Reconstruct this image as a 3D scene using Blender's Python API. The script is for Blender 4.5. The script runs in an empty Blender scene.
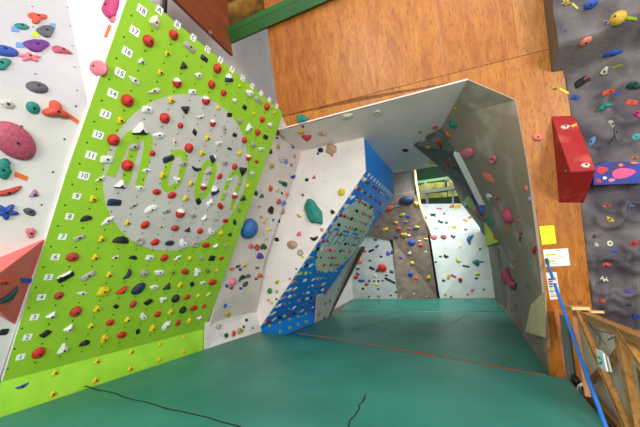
import bpy, bmesh, math, random
from mathutils import Vector, Matrix, noise
from mathutils.bvhtree import BVHTree
random.seed(7)
scene = bpy.context.scene
COL = scene.collection
pi = math.pi

# ------------------------------------------------------------------ camera
FPX = 302.862
EYE = Vector((0, 0, 1.49))
CW = Matrix(((0.42976, 0.13792, 0.89235), (-0.90217, 0.10703, 0.41795), (-0.03787, -0.98467, 0.17042)))
# orthonormalise
cx = Vector((CW[0][0], CW[1][0], CW[2][0])).normalized()
cz = Vector((CW[0][2], CW[1][2], CW[2][2])); cz = (cz - cx * cz.dot(cx)).normalized()
cy = cz.cross(cx).normalized()
cam = bpy.data.cameras.new('camera'); cam_o = bpy.data.objects.new('camera', cam); COL.objects.link(cam_o)
cam.sensor_width = 36; cam.lens = FPX / 640 * 36; cam.clip_start = 0.05; cam.clip_end = 100
M = Matrix((cx, -cy, -cz)).transposed().to_4x4(); M.translation = EYE
cam_o.matrix_world = M
scene.camera = cam_o
scene.view_settings.view_transform = 'Standard'; scene.view_settings.look = 'None'
scene.view_settings.gamma = 1; scene.view_settings.use_curve_mapping = False
scene.view_settings.exposure = 0.0

def ray(x, y):
    return cx * ((x - 320) / FPX) + cy * ((y - 213.5) / FPX) + cz
def hit(q, p, n):
    r = ray(*q); p = Vector(p); n = Vector(n)
    return EYE + r * ((p - EYE).dot(n) / r.dot(n))
def atx(q, x): return hit(q, (x, 0, 0), (1, 0, 0))
def aty(q, y): return hit(q, (0, y, 0), (0, 1, 0))
def atz(q, z): return hit(q, (0, 0, z), (0, 0, 1))
def px(P):
    v = Vector(P) - EYE; d = v.dot(cz)
    return 320 + FPX * v.dot(cx) / d, 213.5 + FPX * v.dot(cy) / d

# ------------------------------------------------------------------ materials
def lin(c):
    f = lambda v: v / 12.92 if v <= .04045 else ((v + .055) / 1.055) ** 2.4
    return (f(c[0] / 255), f(c[1] / 255), f(c[2] / 255), 1)
MATS = {}
def mat(name, c, rough=.6, c2=None, scale=6., detail=4., bump=0., stretch=(1, 1, 1), spec=.5, contrast=(.35, .65), coord='Object', dots=None, dotcol=(30, 28, 26), bscale=None):
    if name in MATS: return MATS[name]
    m = bpy.data.materials.new(name); m.use_nodes = True
    nt = m.node_tree; N = nt.nodes; L = nt.links
    b = N['Principled BSDF']; b.inputs['Roughness'].default_value = rough
    b.inputs['Specular IOR Level'].default_value = spec
    col = lin(c); src = None
    b.inputs['Base Color'].default_value = col
    tc = N.new('ShaderNodeTexCoord')
    if c2 is not None or bump:
        mp = N.new('ShaderNodeMapping'); mp.inputs['Scale'].default_value = stretch
        L.new(tc.outputs[coord], mp.inputs['Vector'])
        nz = N.new('ShaderNodeTexNoise'); nz.inputs['Scale'].default_value = scale; nz.inputs['Detail'].default_value = detail
        L.new(mp.outputs[0], nz.inputs['Vector'])
    if c2 is not None:
        rp = N.new('ShaderNodeValToRGB')
        rp.color_ramp.elements[0].position = contrast[0]; rp.color_ramp.elements[1].position = contrast[1]
        rp.color_ramp.elements[0].color = lin(c2); rp.color_ramp.elements[1].color = col
        L.new(nz.outputs[0], rp.inputs[0]); src = rp.outputs[0]
    if dots:
        # small round bolt holes on a regular grid in UV space: (pitch u, pitch v, offset u, offset v, radius)
        uv = N.new('ShaderNodeUVMap')
        sep = N.new('ShaderNodeSeparateXYZ'); L.new(uv.outputs[0], sep.inputs[0])
        def mth(op, a, bb):
            n = N.new('ShaderNodeMath'); n.operation = op
            for i, v in enumerate((a, bb)):
                if v is None: continue
                if isinstance(v, (int, float)): n.inputs[i].default_value = v
                else: L.new(v, n.inputs[i])
            return n.outputs[0]
        ds = []
        for k in (0, 1):
            s = mth('SUBTRACT', sep.outputs[k], dots[2 + k])
            s = mth('DIVIDE', s, dots[k])
            s = mth('SUBTRACT', s, mth('ROUND', s, None))
            s = mth('MULTIPLY', s, dots[k])
            ds.append(mth('MULTIPLY', s, s))
        d = mth('SQRT', mth('ADD', ds[0], ds[1]), None)
        lt = mth('LESS_THAN', d, dots[4])
        mx = N.new('ShaderNodeMixRGB'); L.new(lt, mx.inputs[0])
        if src: L.new(src, mx.inputs[1])
        else: mx.inputs[1].default_value = col
        mx.inputs[2].default_value = lin(dotcol); src = mx.outputs[0]
    if src: L.new(src, b.inputs['Base Color'])
    if bump:
        bp = N.new('ShaderNodeBump'); bp.inputs['Strength'].default_value = bump; bp.inputs['Distance'].default_value = .02
        if bscale:
            n2 = N.new('ShaderNodeTexNoise'); n2.inputs['Scale'].default_value = bscale; n2.inputs['Detail'].default_value = 5
            L.new(tc.outputs[coord], n2.inputs['Vector']); L.new(n2.outputs[0], bp.inputs['Height'])
        else: L.new(nz.outputs[0], bp.inputs['Height'])
        L.new(bp.outputs[0], b.inputs['Normal'])
    MATS[name] = m; return m

def wood(name, light, dark, axis='z', rough=.38):
    if name in MATS: return MATS[name]
    m = bpy.data.materials.new(name); m.use_nodes = True
    nt = m.node_tree; N = nt.nodes; L = nt.links; b = N['Principled BSDF']; b.inputs['Roughness'].default_value = rough
    tc = N.new('ShaderNodeTexCoord'); mp = N.new('ShaderNodeMapping')
    mp.inputs['Scale'].default_value = {'z': (6, 6, .55), 'x': (.55, 6, 6), 'y': (6, .55, 6)}[axis]
    L.new(tc.outputs['Object'], mp.inputs[0])
    n1 = N.new('ShaderNodeTexNoise'); n1.inputs['Scale'].default_value = 1.6; n1.inputs['Detail'].default_value = 6; n1.inputs['Distortion'].default_value = 1.2
    L.new(mp.outputs[0], n1.inputs[0])
    r1 = N.new('ShaderNodeValToRGB'); r1.color_ramp.elements[0].position = .3; r1.color_ramp.elements[1].position = .7
    r1.color_ramp.elements[0].color = lin(dark); r1.color_ramp.elements[1].color = lin(light); L.new(n1.outputs[0], r1.inputs[0])
    mp2 = N.new('ShaderNodeMapping'); mp2.inputs['Scale'].default_value = {'z': (55, 55, 6), 'x': (6, 55, 55), 'y': (55, 6, 55)}[axis]
    L.new(tc.outputs['Object'], mp2.inputs[0])
    n2 = N.new('ShaderNodeTexNoise'); n2.inputs['Scale'].default_value = 1.; n2.inputs['Detail'].default_value = 3; L.new(mp2.outputs[0], n2.inputs[0])
    r2 = N.new('ShaderNodeValToRGB'); r2.color_ramp.elements[0].position = .30; r2.color_ramp.elements[1].position = .46
    r2.color_ramp.elements[0].color = (.30, .20, .14, 1); r2.color_ramp.elements[1].color = (1, 1, 1, 1); L.new(n2.outputs[0], r2.inputs[0])
    mx = N.new('ShaderNodeMixRGB'); mx.blend_type = 'MULTIPLY'; mx.inputs[0].default_value = .6
    L.new(r1.outputs[0], mx.inputs[1]); L.new(r2.outputs[0], mx.inputs[2]); L.new(mx.outputs[0], b.inputs['Base Color'])
    MATS[name] = m; return m

# ------------------------------------------------------------------ object helpers
def link(name, me, m=None, parent=None, kind=None):
    o = bpy.data.objects.new(name, me); COL.objects.link(o)
    if m is not None and me is not None and not me.materials: me.materials.append(m)
    if parent is not None: o.parent = parent
    if kind: o['kind'] = kind
    return o
def tag(o, label, cat, group=None):
    o['label'] = label; o['category'] = cat
    if group: o['group'] = group
    return o
def empty(name, loc, label, cat, group=None):
    o = bpy.data.objects.new(name, None); COL.objects.link(o); o.location = loc; o.empty_display_size = .1
    bpy.context.view_layer.update()
    return tag(o, label, cat, group)
def put_under(o, parent):
    """make o (built in world space) a child of parent, keeping its place"""
    o.parent = parent
    o.matrix_parent_inverse = Matrix.Translation(-parent.location)
    return o
def mesh_from(name, verts, faces, uvaxes=None, smooth=False):
    me = bpy.data.meshes.new(name); me.from_pydata([tuple(v) for v in verts], [], faces); me.update()
    if uvaxes:
        o_, u_, v_ = uvaxes
        uvl = me.uv_layers.new(name='UVMap')
        for lp in me.loops:
            p = me.vertices[lp.vertex_index].co - Vector(o_)
            uvl.data[lp.index].uv = (p.dot(Vector(u_)), p.dot(Vector(v_)))
    for p in me.polygons: p.use_smooth = smooth
    return me
def planar_uv(verts):
    n = Vector((0, 0, 0)); k = len(verts)
    for i in range(k): n += Vector(verts[i]).cross(Vector(verts[(i + 1) % k]))
    n.normalize()
    u = Vector((0, 0, 1)).cross(n)
    if u.length < .1: u = Vector((1, 0, 0))
    u.normalize(); v = n.cross(u)
    return (verts[0], u, v)
def slab(name, verts, th, m, parent=None, kind=None, side=None, face_cam=True, toward=None):
    """flat polygon with thickness th away from the room (front face = given polygon, turned to the camera)"""
    verts = [Vector(v) for v in verts]; k = len(verts)
    n = Vector((0, 0, 0))
    for i in range(k): n += verts[i].cross(verts[(i + 1) % k])
    n.normalize(); c = sum(verts, Vector()) / k
    t = Vector(toward) if toward else EYE
    if (t - c).dot(n) < 0: verts.reverse(); n = -n
    back = [v - n * th for v in verts]
    faces = [list(range(k)), list(range(2 * k - 1, k - 1, -1))]
    for i in range(k): j = (i + 1) % k; faces.append([j, i, k + i, k + j])
    me = mesh_from(name, verts + back, faces, planar_uv(verts))
    me.materials.append(m)
    if side is not None:
        me.materials.append(side)
        for p in me.polygons[1:]: p.material_index = 1
    o = link(name, me, None, parent, kind)
    return o
def multi(name, verts, faces, th, m, kind=None, toward=None, shared=True, smooth=False):
    """a shell of several facets sharing vertices, given thickness by solidify in mesh code"""
    bm = bmesh.new(); vs = [bm.verts.new(v) for v in verts]
    t = Vector(toward) if toward else EYE
    for f in faces: bm.faces.new([vs[i] for i in f])
    bm.normal_update()
    bmesh.ops.recalc_face_normals(bm, faces=bm.faces[:])
    s = sum((t - f.calc_center_median()).dot(f.normal) * f.calc_area() for f in bm.faces)
    if s < 0: bmesh.ops.reverse_faces(bm, faces=bm.faces[:])
    bmesh.ops.triangulate(bm, faces=bm.faces[:])
    bm.normal_update()
    fr = bm.faces[:]
    ret = bmesh.ops.duplicate(bm, geom=bm.verts[:] + bm.edges[:] + bm.faces[:])
    vmap = {}
    for a in ret['vert_map']: vmap[a] = ret['vert_map'][a]
    bm.verts.ensure_lookup_table()
    newf = [g for g in ret['geom'] if isinstance(g, bmesh.types.BMFace)]
    newv = [g for g in ret['geom'] if isinstance(g, bmesh.types.BMVert)]
    for v in newv: v.normal_update()
    offs = [(v, -v.normal * th) for v in newv]
    for v, d in offs: v.co += d
    bmesh.ops.reverse_faces(bm, faces=newf)
    be = [e for e in bm.edges if e.is_boundary]
    try: bmesh.ops.bridge_loops(bm, edges=be)
    except Exception: pass
    me = bpy.data.meshes.new(name); bm.to_mesh(me); bm.free()
    c = sum((Vector(v) for v in verts), Vector()) / len(verts)
    uvl = me.uv_layers.new(name='UVMap')
    for p in me.polygons:
        n = p.normal; u = Vector((0, 0, 1)).cross(n)
        if u.length < .1: u = Vector((1, 0, 0))
        u.normalize(); v = n.cross(u)
        for li in p.loop_indices:
            q = me.vertices[me.loops[li].vertex_index].co
            uvl.data[li].uv = (q.dot(u), q.dot(v))
    me.materials.append(m)
    return link(name, me, None, None, kind)
def box_between(name, a, b, w, h, m, parent=None, up=(0, 0, 1), bev=.004):
    a = Vector(a); b = Vector(b); d = (b - a); L_ = d.length; d.normalize()
    s = d.cross(Vector(up)).normalized(); u = s.cross(d).normalized()
    bm = bmesh.new(); bmesh.ops.create_cube(bm, size=1)
    for v in bm.verts:
        v.co = a + d * (v.co.x + .5) * L_ + s * v.co.y * w + u * v.co.z * h
    if bev: bmesh.ops.bevel(bm, geom=bm.edges[:], offset=bev, segments=1, affect='EDGES')
    bmesh.ops.recalc_face_normals(bm, faces=bm.faces[:])
    me = bpy.data.meshes.new(name); bm.to_mesh(me); bm.free(); me.materials.append(m)
    o = link(name, me)
    if parent is not None: put_under(o, parent)
    return o
def tube(name, pts, r, m, parent=None, seg=10):
    pts = [Vector(p) for p in pts]; bm = bmesh.new(); rings = []
    for i, p in enumerate(pts):
        d = (pts[min(i + 1, len(pts) - 1)] - pts[max(i - 1, 0)]).normalized()
        s = d.cross(Vector((0.13, 0.21, .97))).normalized(); u = s.cross(d)
        rings.append([bm.verts.new(p + (s * math.cos(2 * pi * k / seg) + u * math.sin(2 * pi * k / seg)) * r) for k in range(seg)])
    for i in range(len(rings) - 1):
        for k in range(seg): bm.faces.new((rings[i][k], rings[i][(k + 1) % seg], rings[i + 1][(k + 1) % seg], rings[i + 1][k]))
    bm.faces.new(rings[0]); bm.faces.new(rings[-1])
    bmesh.ops.recalc_face_normals(bm, faces=bm.faces[:])
    for f in bm.faces: f.smooth = True
    me = bpy.data.meshes.new(name); bm.to_mesh(me); bm.free(); me.materials.append(m)
    o = link(name, me)
    if parent is not None: put_under(o, parent)
    return o

# ------------------------------------------------------------------ key geometry (metres, z=0 is the inner mat)
Z0 = 1.49
def P(x, y, z): return Vector((x, y, z + Z0))       # z measured from eye height
MAT_MAIN, MAT_IN = 0.28, 0.0
A25, A40 = math.radians(25), math.radians(40)
GO = P(1.643, 3.85, -.732)                           # green board column A row 1
GU = Vector((0, -math.sin(A25), math.cos(A25))); GN = Vector((0, -math.cos(A25), -math.sin(A25)))
def G(c, r, off=0.): return GO + Vector((.2 * c, 0, 0)) + GU * .2 * (r - 1) + GN * off
BF = P(5.1, 3.8, -1.16)
BU = Vector((0, -math.sin(A40), math.cos(A40))); BN = Vector((0, -math.cos(A40), -math.sin(A40)))
def B(c, r, off=0.): return BF + Vector((.21 + .2 * c, 0, 0)) + BU * (.13 + .2 * (r - 1)) + BN * off
WN = Vector((1, 0, math.tan(math.radians(12)))).normalized(); WP = P(4.8, 0, -1.21)
def Wd(q): return hit(q, WP, WN)
def Wyz(y, z, off=0.): return Vector((4.8 - math.tan(math.radians(12)) * (z + 1.21), y, z + Z0)) - WN * off

# materials for the setting
m_green = mat('lime_board_paint', (156, 202, 50), .45, (146, 194, 44), scale=3, dots=(.2, .2, 0, .1, .0085), dotcol=(40, 60, 20))
m_greenk = mat('lime_kick_paint', (168, 224, 62), .5, (150, 212, 52), scale=5)
m_white = mat('white_wall_paint', (186, 182, 184), .6, (176, 172, 175), scale=2, dots=(.28, .3, .07, .11, .009), dotcol=(90, 84, 80))
m_whitep = mat('plain_white_paint', (240, 238, 234), .6, (228, 225, 222), scale=2)
m_lgrey = mat('pale_grey_wall_paint', (226, 220, 215), .62, (212, 206, 200), scale=2.2, dots=(.28, .3, .05, .15, .009), dotcol=(70, 64, 60))
m_pinkw = mat('warm_white_panel_paint', (232, 222, 216), .6, (222, 212, 207), scale=2.5, dots=(.25, .25, .05, .1, .008), dotcol=(140, 130, 126))
m_grey1 = mat('warm_grey_wall_paint', (218, 206, 197), .65, (200, 189, 180), scale=2.2, dots=(.25, .25, .07, .02, .008), dotcol=(110, 104, 98))
m_roof = mat('grey_roof_paint', (240, 220, 214), .6, (230, 211, 206), scale=1.5)
m_rgrey = mat('chalked_grey_wall', (150, 134, 114), .7, (190, 176, 162), scale=1.6, contrast=(.30, .46), detail=5)
m_dgrey = mat('dark_textured_wall', (112, 110, 102), .75, (84, 84, 76), scale=5, bump=.3)
m_brown = mat('brown_grey_wall', (142, 122, 108), .75, (112, 98, 86), scale=4, bump=.2)
m_bgrey = mat('back_grey_wall', (178, 182, 180), .65, (160, 164, 162), scale=2)
m_bwhite = mat('back_white_wall', (212, 218, 214), .65, (196, 203, 199), scale=2)
m_blue = mat('blue_board_paint', (22, 146, 255), .42, (18, 134, 246), scale=3, dots=(.2, .2, .01, .03, .008), dotcol=(6, 40, 90))
m_bluek = mat('blue_kick_paint', (26, 152, 255), .42, (22, 144, 255), scale=3)
m_teal = mat('teal_mat_vinyl', (54, 136, 122), .42, (40, 118, 104), scale=1.1, bump=.9, bscale=1.4, spec=.45)
m_tealb = mat('teal_mat_vinyl_light', (30, 128, 112), .42, (24, 112, 98), scale=1.6, bump=.2, bscale=2.5)
m_dark = mat('dark_gap', (22, 24, 22), .9)
m_redline = mat('worn_red_strip', (176, 62, 40), .7, (60, 104, 84), scale=9, contrast=(.40, .50))
w_a = wood('plywood_orange', (192, 122, 46), (160, 90, 28))
w_b = wood('plywood_deep', (182, 110, 40), (150, 80, 22))
w_c = wood('plywood_pale', (194, 132, 64), (166, 100, 40))
w_b2 = wood('plywood_mid', (188, 118, 46), (154, 84, 26))
w_low = wood('plywood_lower', (194, 124, 46), (164, 94, 30))
w_rail = wood('varnished_rail_wood', (198, 146, 80), (158, 108, 50), 'x')
w_edge = mat('pale_cut_edge', (222, 182, 120), .6)
w_kite = mat('raw_birch_panel', (240, 220, 168), .6, (226, 204, 152), scale=3, stretch=(1, 1, .2))

BVH = {}
def reg(key, *objs):
    vs, fs = [], []
    for o in objs:
        b = len(vs); mw = o.matrix_basis
        vs += [mw @ v.co for v in o.data.vertices]
        fs += [[b + i for i in p.vertices] for p in o.data.polygons]
    BVH[key] = BVHTree.FromPolygons(vs, fs)
def cast(key, q):
    r = ray(*q).normalized()
    loc, n, idx, d = BVH[key].ray_cast(EYE, r)
    if loc is None: return None, None
    if n.dot(r) > 0: n = -n
    return loc, n

# ------------------------------------------------------------------ floor and mats
floor = link('floor', mesh_from('floor', [(-6, -8, -.02), (20, -8, -.02), (20, 8, -.02), (-6, 8, -.02)], [[0, 1, 2, 3]]), mat('grey_concrete', (120, 116, 110), .8, (105, 101, 96)), None, 'structure')

def mat_block(name, outline, z0, z1, m, label, bev=.03):
    t = empty(name, (sum(p[0] for p in outline) / len(outline), sum(p[1] for p in outline) / len(outline), z0), label, 'crash mat')
    bm = bmesh.new()
    top = [bm.verts.new((p[0], p[1], z1)) for p in outline]; bot = [bm.verts.new((p[0], p[1], z0)) for p in outline]
    bm.faces.new(top); bm.faces.new(bot[::-1]); k = len(outline)
    for i in range(k): bm.faces.new((top[i], bot[i], bot[(i + 1) % k], top[(i + 1) % k]))
    bmesh.ops.recalc_face_normals(bm, faces=bm.faces[:])
    te = [e for e in bm.edges if all(v.co.z > z1 - .001 for v in e.verts)]
    bmesh.ops.bevel(bm, geom=te, offset=bev, segments=3, affect='EDGES', profile=.6)
    me = bpy.data.meshes.new('vinyl_cover'); bm.to_mesh(me); bm.free(); me.materials.append(m)
    put_under(link('vinyl_cover', me), t)
    return t
KY = 3.943
mm = mat_block('crash_mat', [(-2.5, KY - .003), (5.08, 3.79), (4.86, 2.9), (4.28, .2), (4.02, -.80), (-2.5, -.80)], -.015, MAT_MAIN, m_teal,
               'big teal vinyl crash mat in the foreground, below the green board', .014)
mi = mat_block('crash_mat', [(4.10, -.84), (4.36, .2), (4.94, 2.9), (5.16, 3.74), (9.45, 3.80), (10.35, -.86)], -.015, MAT_IN, m_teal,
               'teal crash mat inside the cave, beyond the worn red strip', .012)
mb = mat_block('crash_mat', [(9.49, 3.80), (10.38, -.86), (13.85, -.82), (13.5, 1.1), (13.2, 2.6), (13.0, 4.6), (9.5, 3.9)], -.015, MAT_IN + .012, m_tealb,
               'bright teal crash mat furthest back, against the far white wall', .03)
def ribbon(name, pts, w, z, m, parent, jitter=0., th=.004):
    vs, fs = [], []
    n = 24; path = []
    for i in range(len(pts) - 1):
        for k in range(n):
            t_ = k / n; path.append(Vector(pts[i]).lerp(Vector(pts[i + 1]), t_))
    path.append(Vector(pts[-1]))
    for i, p in enumerate(path):
        d = (path[min(i + 1, len(path) - 1)] - path[max(0, i - 1)]).normalized(); s = Vector((-d.y, d.x, 0))
        j = noise.noise(p * 9) * jitter; ww = w * (.6 + .8 * abs(noise.noise(p * 13 + Vector((5, 1, 2))))) if jitter else w
        for sg in (-1, 1):
            q = p + s * (j + sg * ww / 2); vs.append((q.x, q.y, z)); vs.append((q.x, q.y, z + th))
    for i in range(len(path) - 1):
        a = 4 * i
        fs += [[a + 1, a + 3, a + 7, a + 5], [a, a + 1, a + 5, a + 4], [a + 3, a + 2, a + 6, a + 7], [a + 2, a, a + 4, a + 6]]
    o = link(name, mesh_from(name, vs, fs)); o.data.materials.append(m); put_under(o, parent); return o
g1_, g2_ = atz((81, 385.5), MAT_MAIN), atz((236, 426), MAT_MAIN)
dd = (g2_ - g1_).normalized()
ribbon('seam_gap', [g1_, g2_ + dd * 1.6], .016, MAT_MAIN - .001, m_dark, mm, .03)
g3 = [atz((366, 394), MAT_MAIN), atz((360, 405), MAT_MAIN), atz((351, 423), MAT_MAIN), atz((347, 440), MAT_MAIN)]
ribbon('seam_gap', g3, .012, MAT_MAIN - .001, m_dark, mm, .03)
ribbon('red_strip', [atz((298, 333.5), MAT_MAIN), atz((345, 339.5), MAT_MAIN), atz((440, 357), MAT_MAIN), atz((546, 375), MAT_MAIN)], .045, MAT_MAIN - .001, m_redline, mm, .02)
for q1, q2 in (((352, 330), (418, 313)), ((440, 331), (470, 313)), ((385, 330), (400, 318))):
    ribbon('cover_seam', [atz(q1, 0), atz(q2, 0)], .02, -.001, mat('seam_shade', (16, 84, 72), .5), mi, .012)

# ------------------------------------------------------------------ green training board
FOLD = GO - GU * .221
gb = empty('training_board', (2.65, KY, MAT_MAIN), 'tall lime green training board with big grey disc logo, leaning out over the mat', 'climbing board')
def gcorner(c, r): return G(c, r)
gp = slab('panel', [G(-1.05, 1 - .221 / .2), G(11.08, 1 - .221 / .2), G(11.0, 18.0), G(10.78, 18.46), G(-1.36, 18.62), G(-1.36, 10)], .05, m_green, None, None, m_whitep)
# uv in metres from column A row 1
uvl = gp.data.uv_layers[0]
for lp in gp.data.loops:
    d = gp.data.vertices[lp.vertex_index].co - GO; uvl.data[lp.index].uv = (d.x, d.dot(GU))
put_under(gp, gb)
kz = .02
gk = slab('kick_panel', [Vector((1.435, KY, FOLD.z)), Vector((3.875, KY, FOLD.z)), Vector((3.875, KY, kz)), Vector((1.435, KY, kz))], .05, m_greenk)
put_under(gk, gb)
# logo: grey disc and green strokes
m_disc = mat('pale_grey_logo_paint', (202, 198, 190), .5, (190, 186, 179), scale=3, dots=(.2, .2, 0, .1, .0085), dotcol=(70, 66, 62))
def on_green(q): 
    p = hit(q, GO, GN); d = p - GO; return (d.x, d.dot(GU))
def plate(name, outline2, o0, u, v, n, th, m, parent):
    pts = [o0 + u * a + v * b + n * th for a, b in outline2]
    o = slab(name, pts, th * .98, m, toward=o0 + n * 5)
    uvl = o.data.uv_layers[0]
    for lp in o.data.loops:
        d = o.data.vertices[lp.vertex_index].co - o0; uvl.data[lp.index].uv = (d.dot(u), d.dot(v))
    put_under(o, parent); return o
XV = Vector((1, 0, 0))
import numpy as np
ring_px = ((121, 127.7), (137.5, 112), (154, 100), (173.5, 94.5), (197.5, 94.7), (212.5, 101.5), (226, 110.5), (238.7, 124), (246.7, 145.5), (103.5, 188), (104.5, 196.5), (107.5, 211.5), (121.7, 230), (130, 237), (145, 246), (167.5, 249.7), (193, 247.5), (214, 235.5), (223.7, 224), (246.5, 162), (243.5, 180))
rp_ = np.array([on_green(q) for q in ring_px])
sol = np.linalg.lstsq(np.c_[2 * rp_, np.ones(len(rp_))], (rp_ ** 2).sum(1), rcond=None)[0]
ccx, ccy = float(sol[0]), float(sol[1]); rr = float(np.sqrt(sol[2] + ccx ** 2 + ccy ** 2))
plate('logo_disc', [(ccx + rr * math.cos(t * 2 * pi / 64), ccy + rr * math.sin(t * 2 * pi / 64)) for t in range(64)], GO, XV, GU, GN, .003, m_disc, gb)
def stroke(pts, w, closed=False):
    """outline of a constant-width stroke along 2D points"""
    L_, R_ = [], []; k = len(pts)
    for i in range(k):
        a = Vector(pts[(i - 1) % k] if (closed or i > 0) else pts[i]); b_ = Vector(pts[(i + 1) % k] if (closed or i < k - 1) else pts[i])
        d = (b_ - a).normalized(); s = Vector((-d.y, d.x)); p = Vector(pts[i])
        L_.append(p + s * w / 2); R_.append(p - s * w / 2)
    return L_, R_
def stroke_mesh(name, pts, w, o0, u, v, n, th, m, parent, closed=False):
    L_, R_ = stroke(pts, w, closed); k = len(pts); vs, fs = [], []
    for a, b_ in zip(L_, R_):
        for q, h in ((a, th), (b_, th), (b_, 0), (a, 0)): vs.append(o0 + u * q.x + v * q.y + n * h)
    for i in range(k if closed else k - 1):
        a = 4 * i; b_ = 4 * ((i + 1) % k)
        for j in range(4): fs.append([a + j, a + (j + 1) % 4, b_ + (j + 1) % 4, b_ + j])
    if not closed: fs += [[3, 2, 1, 0], [4 * k - 4, 4 * k - 3, 4 * k - 2, 4 * k - 1]]
    bm = bmesh.new(); bv = [bm.verts.new(x) for x in vs]
    for f in fs: bm.faces.new([bv[i] for i in f])
    bmesh.ops.recalc_face_normals(bm, faces=bm.faces[:])
    me = bpy.data.meshes.new(name); bm.to_mesh(me); bm.free()
    uvl = me.uv_layers.new(name='UVMap')
    for lp in me.loops:
        d = me.vertices[lp.vertex_index].co - o0; uvl.data[lp.index].uv = (d.dot(u), d.dot(v))
    me.materials.append(m); o = link(name, me); put_under(o, parent); return o
def smooth2(pts, n=6, closed=False):
    out = []; k = len(pts)
    for i in range(k if closed else k - 1):
        g = lambda j: Vector(pts[j % k]) if closed else Vector(pts[max(0, min(k - 1, j))])
        p0, p1, p2, p3 = g(i - 1), g(i), g(i + 1), g(i + 2)
        for s in range(n):
            t = s / n
            out.append(.5 * (2 * p1 + (p2 - p0) * t + (2 * p0 - 5 * p1 + 4 * p2 - p3) * t * t + (3 * p1 - p0 - 3 * p2 + p3) * t ** 3))
    if not closed: out.append(Vector(pts[-1]))
    return out
sw = .092
mleg = [on_green(q) for q in ((110, 176), (117, 160), (124, 144), (131, 135), (139, 134), (147, 137), (148, 146), (144, 165), (139, 186))]
stroke_mesh('logo_letter', smooth2(mleg), sw, GO, XV, GU, GN, .005, m_green, gb)
stroke_mesh('logo_letter', smooth2([on_green(q) for q in ((137, 137), (134, 148), (129, 166), (125, 184))]), sw, GO, XV, GU, GN, .0045, m_green, gb)
ring1 = [on_green(q) for q in ((178, 152.5), (171, 158), (166, 173), (164.5, 185), (169, 189), (177, 184), (182, 171), (184.5, 158))]
stroke_mesh('logo_letter', smooth2(ring1, 6, True), sw * .9, GO, XV, GU, GN, .005, m_green, gb, True)
ring2 = [on_green(q) for q in ((209.5, 162), (203, 168), (198.5, 182), (197, 194), (201, 197), (207.5, 191), (212, 178), (214, 166))]
stroke_mesh('logo_letter', smooth2(ring2, 6, True), sw * .95, GO, XV, GU, GN, .005, m_green, gb, True)
nl = [on_green(q) for q in ((222, 201), (225, 190), (230, 177), (235, 172.5), (240, 173.5), (240.5, 180), (237, 190), (230.5, 209))]
stroke_mesh('logo_letter', smooth2(nl), sw * .9, GO, XV, GU, GN, .005, m_green, gb)

def text_mesh(s, size):
    cu = bpy.data.curves.new('t', 'FONT'); cu.body = s; cu.size = size; cu.align_x = 'CENTER'; cu.align_y = 'CENTER'; cu.extrude = .0006
    o = bpy.data.objects.new('t', cu); COL.objects.link(o); bpy.context.view_layer.update()
    me = bpy.data.meshes.new_from_object(o.evaluated_get(bpy.context.evaluated_depsgraph_get()))
    bpy.data.objects.remove(o); bpy.data.curves.remove(cu); return me
m_stk = mat('sticker_white', (244, 244, 240), .5); m_ink = mat('sticker_ink', (30, 32, 60), .6)
def sticker(s, c, r, w, h, label, fs):
    o = G(c, r)
    me = mesh_from('sticker', [(-w / 2, -h / 2, 0), (w / 2, -h / 2, 0), (w / 2, h / 2, 0), (-w / 2, h / 2, 0), (-w / 2, -h / 2, .003), (w / 2, -h / 2, .003), (w / 2, h / 2, .003), (-w / 2, h / 2, .003)],
                   [[3, 2, 1, 0], [4, 5, 6, 7], [0, 1, 5, 4], [1, 2, 6, 5], [2, 3, 7, 6], [3, 0, 4, 7]])
    me.materials.append(m_stk)
    ob = link('number_sticker' if s.isdigit() else 'letter_sticker', me)
    ob.matrix_world = Matrix((XV, GU, GN)).transposed().to_4x4(); ob.matrix_world.translation = o
    mw = Matrix((XV, GU, GN)).transposed().to_4x4(); mw.translation = o; ob.matrix_world = mw
    tag(ob, label, 'sticker', 'row and column stickers on the green board')
    for k, d_ in enumerate(s):
        t = text_mesh(d_, fs); t.materials.append(m_ink); ch = link('printed_digit' if s.isdigit() else 'printed_letter', t); ch.parent = ob
        ch.location = ((k - (len(s) - 1) / 2) * fs * .52, 0, .0035)
for r in range(18, 0, -1):
    sticker(str(r), -.683, r, .085 if r > 9 else .062, .07 if r > 9 else .058, 'white sticker printed %d at the left edge of the green board' % r, .06)
for i, ch in enumerate('ABCDEFGHIJK'):
    sticker(ch, i, 18.53, .062, .066, 'white sticker printed %s along the top edge of the green board' % ch, .062)

# ------------------------------------------------------------------ left wall pieces
cr0, cr1 = P(-2.2, 2.92, .98), P(1.37, 2.785, 1.44)     # crease of the left wall
lo = .025
def Lp(x, z, off=lo):   # lower left plane, level with the board
    t = (z - GO.z) / GU.z; return Vector((x, GO.y + GU.y * t, z)) - GN * off
ledge = [G(-1.06, -.5), G(-1.37, 14.0)]
wl1 = slab('wall_left', [Lp(-2.4, .05), Lp(1.425, .05), Lp(1.385, 1.49 + 1.435), Lp(-2.4, 1.49 + .95)], .05, m_lgrey, None, 'structure')
sl = (3.29 - 2.72) / (2.745 - 1.435)
a_ = Lp(1.385, 1.49 + 1.435); b_ = Lp(-2.4, 1.49 + .95)
top = Vector((0, sl, 1)).normalized() * 2.4
wl2 = slab('wall_left_upper', [b_, a_, a_ + top, b_ + top], .05, m_white, None, 'structure')
ck = slab('wall_left_cheek', [a_ + Vector((0, 0, 0)), Vector((1.375, a_.y + sl * 2.1, a_.z + 2.1)), Vector((1.375, 2.25, 4.6)), G(-1.37, 18.9, -.03), G(-1.37, 17, -.03)], .03, m_whitep, None, 'structure', toward=(0, 2, 3))
reg('L', wl1, wl2); reg('cheek', ck)
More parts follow.
